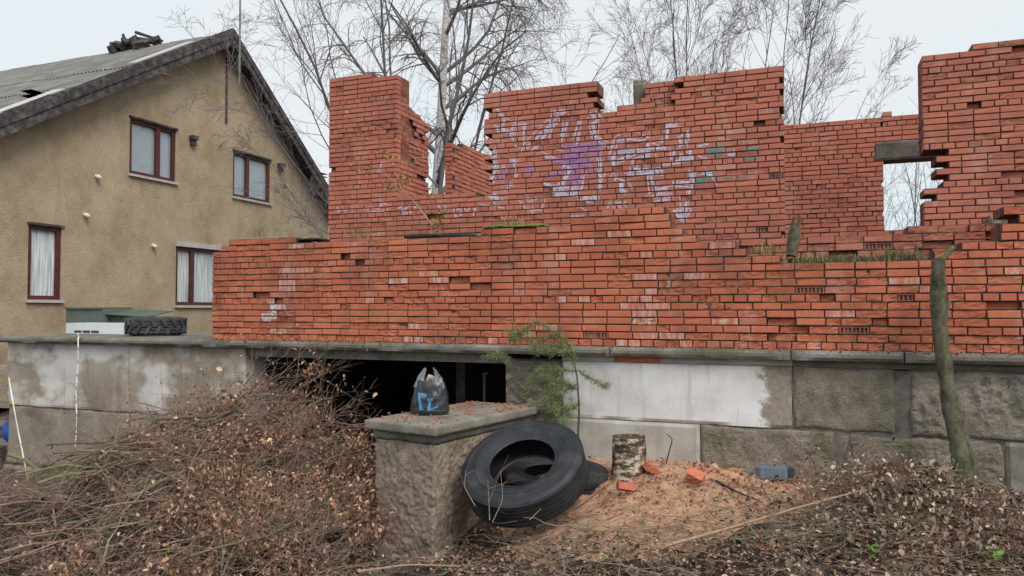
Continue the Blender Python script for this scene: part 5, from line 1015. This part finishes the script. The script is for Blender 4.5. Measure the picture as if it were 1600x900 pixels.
# pine sapling by the post
PN = -.28; pl = [[wp(903, 690, PN), wp(905, 640, PN), wp(902, 590, PN), wp(893, 545, PN), wp(872, 522, PN), wp(838, 502, PN)], [wp(902, 580, PN), wp(875, 578, PN), wp(842, 578, PN)], [wp(895, 548, PN), wp(865, 540, PN), wp(835, 552, PN)], [wp(903, 600, PN), wp(880, 612, PN), wp(852, 640, PN)], [wp(904, 632, PN), wp(890, 640, PN), wp(868, 652, PN)], [wp(902, 578, PN), wp(920, 590, PN), wp(945, 604, PN)], [wp(842, 578, PN), wp(826, 598, PN), wp(820, 616, PN)], [wp(800, 572, PN), wp(785, 554, PN), wp(770, 558, PN)], [wp(870, 580, PN), wp(862, 610, PN), wp(872, 624, PN)], [wp(872, 522, PN), wp(845, 532, PN), wp(812, 530, PN)], [wp(903, 610, PN), wp(885, 600, PN), wp(866, 596, PN)], [wp(838, 502, PN), wp(815, 518, PN), wp(800, 530, PN)]]
pe2 = empty('pine_sapling', pl[0][0], 0, 'spindly green pine sapling drooping over the concrete corner post', 'pine'); pb = np.array(pl[0][0]); NP = []
for i, L in enumerate(pl):
    v, f, Q = wob_tube(L, np.linspace(.014 if i == 0 else .006, .003, len(L)), 6, .1, i, 6); link('stem', np_mesh('stem', v - pb, f, MOSSB, smooth=True), pe2)
    NP.append(Q[len(Q) // 2:] if i == 0 else Q[2:])
NP.append(np.array([tuple(a) for a in cloud([(862, 615, 16, 16, 26), (870, 640, 16, 10, 22), (806, 522, 10, 6, 14), (850, 545, 14, 7, 14), (885, 655, 9, 7, 10), (772, 558, 5, 4, 5), (880, 545, 10, 6, 8), (846, 592, 12, 12, 10), (946, 604, 3, 4, 3)], PN)]))
c0 = np.concatenate(NP); c0 = np.repeat(c0, 44, 0) + g.normal(0, .018, (len(c0) * 44, 3)); n = len(c0); d = g.normal(0, 1, (n, 3)); d[:, 2] += .2; d /= np.linalg.norm(d, axis=1, keepdims=True); s_ = np.cross(d, g.normal(0, 1, (n, 3))); s_ /= np.linalg.norm(s_, axis=1, keepdims=True); L = g.uniform(.03, .07, (n, 1)); v = np.stack([c0 - s_ * .0019, c0 + s_ * .0019, c0 + d * L], 1).reshape(-1, 3)
link('needles', np_mesh('needles', v - pb, np.arange(n * 3).reshape(-1, 3), LEAF, np.repeat(np.array([(.19, .27, .09), (.26, .33, .13), (.14, .2, .08), (.33, .36, .16)])[g.integers(0, 4, n)], 3, 0)), pe2)['kind'] = 'stuff'
# green sprigs in the litter
for x, y, cnt, lb_ in ((1362, 876, 9, 'round leaved green seedling in the leaf litter below the withered heap'), (1548, 890, 22, 'bright green leafy weed on bare soil'), (716, 832, 14, 'fresh green grass sprig at the foot of the wing wall'), (940, 893, 5, 'tiny green seedling in the leaf litter before the sand heap')):
    p = on_ground(x, y, .0); k = np.array(p)[None] + np.abs(g.normal(0, 1, (cnt, 3))) * np.array([.0, 0, .035]) + g.normal(0, 1, (cnt, 3)) * np.array([.045, .03, .008]) + np.array([0, 0, .05]); v, f, c = leaves(k, g.uniform(.035, .06, cnt), np.array([(.14, .30, .04), (.2, .36, .06), (.10, .22, .03)])[g.integers(0, 3, cnt)], g, .6)
    e = empty('seedling', p, 0, lb_, 'seedling'); link('foliage', np_mesh('foliage', v - np.array(p), f, LEAF, c), e); mb = MB()
    for q_ in k: mb.tube([(0, 0, -.02), (q_ - np.array(p)) * .5 + np.array([0, 0, .015]), q_ - np.array(p)], [.002, .0016, .0012], 4, False)
    mb.build('stem', simple('green_stem_%d' % x, [(.3, (.1, .2, .03)), (.7, (.16, .28, .05))]), e)
